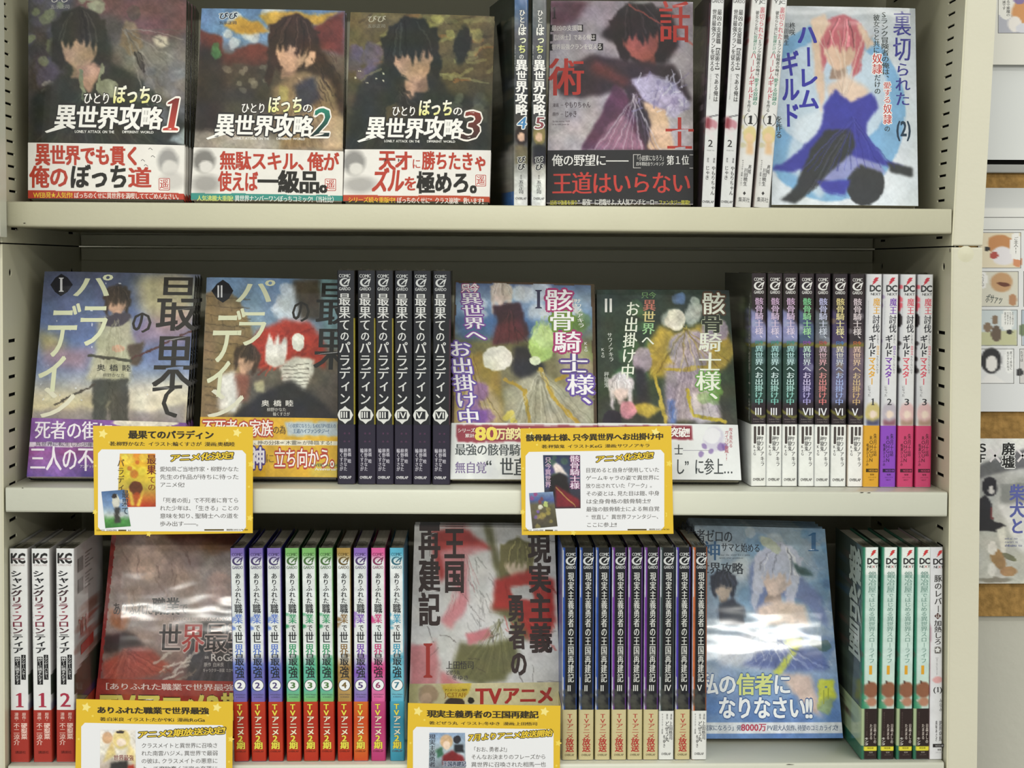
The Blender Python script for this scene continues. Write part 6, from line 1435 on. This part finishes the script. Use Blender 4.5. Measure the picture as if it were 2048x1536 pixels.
    p.H('1', 11, 245, 23, 264, '2a2a2a', 3); p.V('柊咲', 20, 343, 26, 362, K, 1); p.V('川田暁生', 12, 350, 20, 386, K, 1); p.V('キャラクター原案 ナイロン', 6, 334, 10, 386, '5a5a58'); p.poly(K, [(16, 396), (19, 400), (16, 404), (13, 400)], 1); p.H('集英社', 5, 408, 28, 418, '4a4a4a', 0)
    har = s.make()
    har.place('bracketed one white spine, nearer its slim white neighbours', 1, 1486, 1520, 414, 0.03, group='bracketed one white spines on the top shelf', yt=-13); har.place('bracketed one white spine touching the white and blue cover', 1, 1523, 1560, 414, 0.03, group='bracketed one white spines on the top shelf', yt=-13)


# ================================================================ the yellow announcement cards
def card(label, quad, texts, thumbs, y=-0.0025, hang=None, star_y=None):
    TL, TR, BR, BL = quad
    P = [on_plane([q[0]], [q[1]], np.array([0, y, 0.0]), np.array([0, -1.0, 0]))[0] for q in quad]
    base = (P[2] + P[3]) / 2
    t = thing('announcement_card', label, 'card', base, (0, 0, 0), 'yellow announcement cards')
    c = [p - base for p in P]
    th = 0.0004
    # a slightly bowed sheet
    n = 12; V = []; Fc = []
    for k in range(n + 1):
        u = k / n
        for v in (0, 1):
            q = (c[0] * (1 - u) + c[1] * u) * (1 - v) + (c[3] * (1 - u) + c[2] * u) * v
            e = min(max((q[0] - c[0][0]) / (c[1][0] - c[0][0]), 0), 1); b = -0.0012 * (1 - (2 * e - 1) ** 2)
            V.append((q[0], q[1] + b, q[2])); V.append((q[0], q[1] + b + th, q[2]))
    for k in range(n):
        a = 4 * k; Fc += [(a, a + 2, a + 6, a + 4), (a + 1, a + 5, a + 7, a + 3), (a, a + 4, a + 5, a + 1), (a + 2, a + 3, a + 7, a + 6)]
    Fc += [(0, 1, 3, 2), (4 * n, 4 * n + 2, 4 * n + 3, 4 * n + 1)]
    mesh_obj('card_sheet', V, Fc, M_PAPER, t, np.tile(alb(hexc('e3bc2e')), (len(V), 1)))
    x0_, x1_ = c[0][0], c[1][0]

    def mf(px, py):
        W = on_plane(px, py, np.array([0, y, 0.0]), np.array([0, -1.0, 0])) - base
        u = np.clip((W[:, 0] - x0_) / (x1_ - x0_), 0, 1); W[:, 1] -= 0.0012 * (1 - (2 * u - 1) ** 2); return W
    bgp, p = Print(), Print()
    sk = (TR[1] - TL[1]) / (TR[0] - TL[0])
    w, h = TR[0] - TL[0], BL[1] - TL[1]
    # white window, cut in columns so that it follows the bow
    X0, X1, Y0, Y1 = TL[0] + 10, TR[0] - 14, TL[1] + 47, BL[1] - 8
    for k in range(10):
        a, b = X0 + (X1 - X0) * k / 10, X0 + (X1 - X0) * (k + 1) / 10
        r = 8
        def yt(x): 
            e = max(0, r - (x - X0), r - (X1 - x)); return r - math.sqrt(max(r * r - e * e, 0))
        xs = np.linspace(a, b, 5 if k in (0, 9) else 2)
        bgp.poly('ececef', [(x, Y0 + yt(x) + sk * (x - TL[0])) for x in xs] + [(x, Y1 - yt(x) + sk * .3 * (x - TL[0])) for x in xs[::-1]], 0.6)
    for (a, b, r) in ((20, 16, 10), (w - 32, 12, 9.5), (w - 4, 75, 7), (4, h - 46, 6), (w - 6, h - 36, 7), (w * .35, h - 3, 6), (33, 33, 3), (5, 80, 3), (w - 8, 120, 3), (w * .84, 27, 4)):
        bgp.star('f2d860' if r < 9 else 'f6e488', TL[0] + a, TL[1] + b + sk * a, r, 0.35, 15, .52)
    bgp.build('printed_window', mf, M_PAPER, t, 0.00012)
    texts(p); p.build('card_lettering', mf, M_PAPER, t)
    for k, (tq, fn) in enumerate(thumbs):
        xs = [q[0] for q in tq]; ys = [q[1] for q in tq]
        A = Art(min(xs), min(ys), max(xs), max(ys), 1.6, '808080', warp=1.5, seed=100 + k, busy=.1); fn(A); A.done()
        nh, nw = A.h, A.w
        U, V2 = np.meshgrid(np.linspace(0, 1, nw), np.linspace(0, 1, nh)); Q = [np.array(q, float) for q in tq]
        G = Q[0] * ((1 - U) * (1 - V2))[..., None] + Q[1] * (U * (1 - V2))[..., None] + Q[2] * (U * V2)[..., None] + Q[3] * ((1 - U) * V2)[..., None]
        G = G.reshape(-1, 2); L = mf(G[:, 0], G[:, 1]); L[:, 1] -= 0.00022 + 0.00012 * k
        mesh_obj('printed_thumbnail', L, grid_faces(nh, nw), M_PAPER, t, A.sample(G[:, 0], G[:, 1]))
    # small adhesive tabs holding it to the lip
    return t


def build_cards():
    K = '2e2616'; G = '55504c'
    OUT = ('332a14', .12, 10)

    def head(p, t1, b1, t2, b2, sk): p.H(t1, *b1, K, 3, sk); p.H(t2, *b2, K, 1, sk)

    def news(p, t, x0, y0, x1, y1, sk):
        p.H(t, x0, y0, x1, y1, 'ecca38', 2, sk, 0.18, ol=OUT, lay=2.4)

    def tx(p):
        head(p, '最果てのパラディン', (257, 861, 428, 878), '著:柳野かなた　イラスト:輪くすさが　漫画:奥橋睦', (219, 883, 470, 892), 0.004)
        news(p, 'アニメ化決定!', 339, 909, 466, 924, -.045)
        for k, t in enumerate(('愛知県ご当地作家・柳野かなた', '先生の作品が待ちに待った', 'アニメ化!', '', '「死者の街」で不死者に育てら', 'れた少年は、「生きる」ことの', '意味を知り、聖騎士への道を', '歩み出す――。')):
            if t: p.H(t, 320, 933 + 15.6 * k, {2: 370, 7: 400}.get(k, 478), 943.5 + 15.6 * k, G, 0, 0)
        p.H('210412_2103-090', 193, 1058.5, 234, 1062.5, '5a4a1a', 1); p.rect('5a4a1a', 237, 1059, 253, 1062); p.H('A4', 256, 1058.5, 262, 1062.5, '5a4a1a', 1); p.rect('5a4a1a', 409, 1058, 448, 1061); p.H('期間:2021/9/30', 453, 1057.5, 496, 1061.5, '5a4a1a', 1)
        p.V('最果', 294, 909, 313, 950, '6a2c1c', 'm', lay=3.2); p.V('ての', 296, 952, 312, 982, '8a4a1c', 'm', lay=3.2); p.V('パラディン', 235, 918, 249, 1000, '5a4a20', 'm', lay=3.2); p.V('最果て', 244, 980, 258, 1030, '3a4450', 'm', lay=4.8)

    def t1(A): A.grad([(900, 'd87a2a'), (940, 'dcc030'), (975, 'c8b048'), (1015, 'b83420')]).spots('e8d850', 8, 240, 905, 290, 950, 5, 12, .6).ell('6a3820', 272, 976, 13, 14).poly('e0b848', [(256, 975), (262, 1012), (270, 1012), (264, 985)], 1).poly('e0b848', [(290, 975), (280, 1012), (272, 1012), (284, 985)], 1).spots('b04820', 6, 250, 920, 305, 1010, 4, 9, .6)

    def t2(A): A.grad([(978, '4c6c9c'), (1010, '7a98c0'), (1030, 'b8c4c4'), (1040, '4f8f4a'), (1058, '3c7a3c')]).ell('d4d0c0', 232, 1003, 8, 14).ell('3a302a', 229, 992, 5, 5).poly('3a3c3c', [(228, 1014), (240, 1014), (242, 1046), (230, 1046)], 1).spots('d8dce0', 4, 240, 1000, 258, 1030, 4, 7, .6)
    card('yellow card hanging on the middle shelf lip, left of the two up there', ((186, 851.5), (506, 853.5), (505.5, 1066), (189, 1070)), tx,
         [(((240, 907), (311, 907), (312, 1013), (235, 1014)), t1), (((203, 983), (249, 979), (262, 1052), (211, 1056)), t2)])

    def tx(p):
        head(p, '骸骨騎士様、只今異世界へお出掛け中', (1052, 869, 1327, 883), '著:秤猿鬼　イラスト:KeG　漫画:サワノアキラ', (1083, 889.5, 1300, 897), -0.0115)
        news(p, 'アニメ化決定!', 1189, 912, 1306, 926, -.075)
        for k, t in enumerate(('目覚めると自身が使用していた', 'ゲームキャラの姿で異世界に', '放り出されていた「アーク」。', 'その姿とは、見た目は鎧、中身', 'は全身骨格の骸骨騎士!?', '最強の骸骨騎士による無自覚', '“世直し”異世界ファンタジー、', 'ここに参上!!')):
            p.H(t, 1171 + .2 * k, 935.5 + 15.6 * k, {2: 1306, 4: 1302, 7: 1234}.get(k, 1319), 945.5 + 15.6 * k, G, 0, -.006)
        p.H('210412_2103-090', 1047, 1058.5, 1087, 1062.5, '5a4a1a', 1); p.rect('5a4a1a', 1090, 1059, 1106, 1062); p.H('AA', 1109, 1058.5, 1115, 1062.5, '5a4a1a', 1); p.rect('5a4a1a', 1255, 1057.5, 1293, 1060.5); p.H('期間:2021/9/30', 1298, 1057, 1339, 1060.5, '5a4a1a', 1)
        p.V('骸骨騎士様', 1140, 911, 1159, 978, 'e8d8e8', 1, lay=3.2, ol=('7a3a6a', .1)); p.V('只今異世界', 1090, 914, 1102, 975, 'd8b8d0', 1, lay=3.2)

    def t1(A): A.grad([(908, '28304c'), (950, '44506a'), (1016, '2c2430')], 1).spots('4a6a50', 6, 1092, 912, 1130, 960, 4, 9, .6).spots('5a4a8a', 6, 1092, 930, 1108, 980, 4, 9, .6).poly('e0d4d0', [(1105, 930), (1114, 925), (1124, 935), (1136, 952), (1118, 945), (1110, 948)], 1).poly('262024', [(1095, 955), (1120, 945), (1135, 955), (1140, 1000), (1100, 990)], 2).poly('7a2430', [(1110, 970), (1160, 1000), (1160, 1014), (1112, 1014)], 2).line('c8a860', [(1112, 975), (1150, 1012)], 1.6)

    def t2(A): A.grad([(984, '8aa0c4'), (1000, '4a5a90'), (1010, '6a6448'), (1056, '4a4438')]).ell('dcd8c8', 1080, 1014, 5, 5).ell('b8c478', 1091, 1008, 5, 6).spots('a89a50', 9, 1068, 1018, 1110, 1054, 3, 7, .6).spots('a04a80', 3, 1062, 986, 1075, 996, 3, 5).spots('8a3a3a', 2, 1078, 996, 1086, 1004, 3, 4).spots('7a60a8', 3, 1070, 1020, 1078, 1034, 3, 4)
    card('yellow card hanging on the middle shelf lip, right of the two up there', ((1041, 857), (1342.5, 852), (1347, 1067.5), (1043.5, 1070)), tx,
         [(((1086, 910), (1160, 910), (1161, 1016), (1090, 1017)), t1), (((1058, 986), (1106, 983), (1115, 1052), (1065, 1057)), t2)])

    def tx(p):
        head(p, 'ありふれた職業で世界最強', (194, 1413, 418, 1427), '著:白米良　イラスト:たかやKi　漫画:RoGa', (200, 1434, 411, 1442), 0.008)
        news(p, 'アニメ2期放送決定!', 274, 1462, 450, 1477, -.05)
        for k, t in enumerate(('クラスメイトと異世界に召喚さ', 'れた南雲ハジメ。異世界で最弱', 'の彼は、クラスメイトの悪意に', 'よって魔物蠢く迷宮の奈落に')): p.H(t, 283, 1485.5 + 15.4 * k, 436, 1496 + 15.4 * k, G, 0)
        p.H('世界最強', 228, 1509, 268, 1521, '8a4a4a', 'm', lay=3.2)

    def t1(A): A.grad([(1458, 'eeeae4'), (1500, 'ece4d8'), (1590, '8a6a5a')]).ell('e0cc8c', 243, 1478, 17, 20, 0, .3).poly('dcc488', [(226, 1478), (215, 1500), (205, 1525), (232, 1510)], 2).poly('dfcb94', [(256, 1480), (268, 1500), (272, 1530), (255, 1510)], 2).ell('f0dccc', 243, 1484, 9, 8, 0, .3).ell('3a3432', 241, 1463, 8, 3).ell('c08a5a', 215, 1475, 11, 12, 0, .3, .7).poly('3a3636', [(222, 1525), (256, 1520), (262, 1590), (215, 1590)], 2).poly('b03c30', [(256, 1530), (270, 1528), (272, 1590), (258, 1590)], 1)
    card('yellow card in front of the red cover at the bottom left', ((152.5, 1398), (466, 1403.5), (464, 1612), (150, 1610)), tx, [(((201, 1459), (271, 1459), (273, 1570), (200, 1570)), t1)], y=-0.004)

    def tx(p):
        head(p, '現実主義勇者の王国再建記', (854, 1420, 1077, 1435), '著:どぜう丸　イラスト:冬ゆき　漫画:上田悟司', (858, 1442, 1075, 1449), 0.009)
        news(p, '7月よりアニメ放送開始', 936, 1468, 1104, 1482, -.055)
        for k, t in enumerate(('「おお、勇者よ!」', 'そんなお決まりのフレーズから', '異世界に召喚された相馬一也')): p.H(t, 942, 1493 + 15.2 * k, (1020, 1092, 1092)[k], 1503.5 + 15.2 * k, G, 0)
        p.V('現実主義勇者', 858, 1468, 871, 1534, '3a3c48', 'm', lay=3.2); p.H('王国再建記', 886, 1522, 932, 1533, '30344c', 2, lay=3.2, ol=('c8d0e0', .1))

    def t1(A): A.grad([(1465, '8aa4c4'), (1500, 'b0c0cc'), (1560, '6a6a72')]).ell('c8a882', 893, 1482, 13, 14, 0, .3).ell('e4ccb8', 893, 1490, 7, 9, 0, .3).ell('2a2c36', 914, 1478, 7, 8).poly('7a2028', [(885, 1510), (905, 1500), (925, 1512), (930, 1530), (884, 1530)], 2).poly('3c6a54', [(872, 1500), (884, 1492), (886, 1510), (874, 1516)], 1).poly('24262e', [(908, 1488), (926, 1488), (928, 1505), (910, 1504)], 1)
    card('yellow card in front of the white and pink cover at the bottom', ((816, 1406), (1121, 1411.5), (1119, 1618), (813, 1616)), tx, [(((859, 1465), (930, 1465), (932, 1575), (857, 1575)), t1)], y=-0.004)


def words_in(code):
    out = set()
    for k in code.co_consts:
        if isinstance(k, str): out |= set(k)
        elif isinstance(k, tuple): out |= {c for q in k if isinstance(q, str) for c in q}
        elif hasattr(k, 'co_consts'): out |= words_in(k)
    return out


load_glyphs({c for f in (build_sheets, face_title_lonely, stamp_mark, build_faces, head_garde, foot_pub, build_spines, build_cards) for c in words_in(f.__code__)} | set('0123456789') - {chr(10)})
build_sheets()
build_faces()
build_spines()
build_cards()
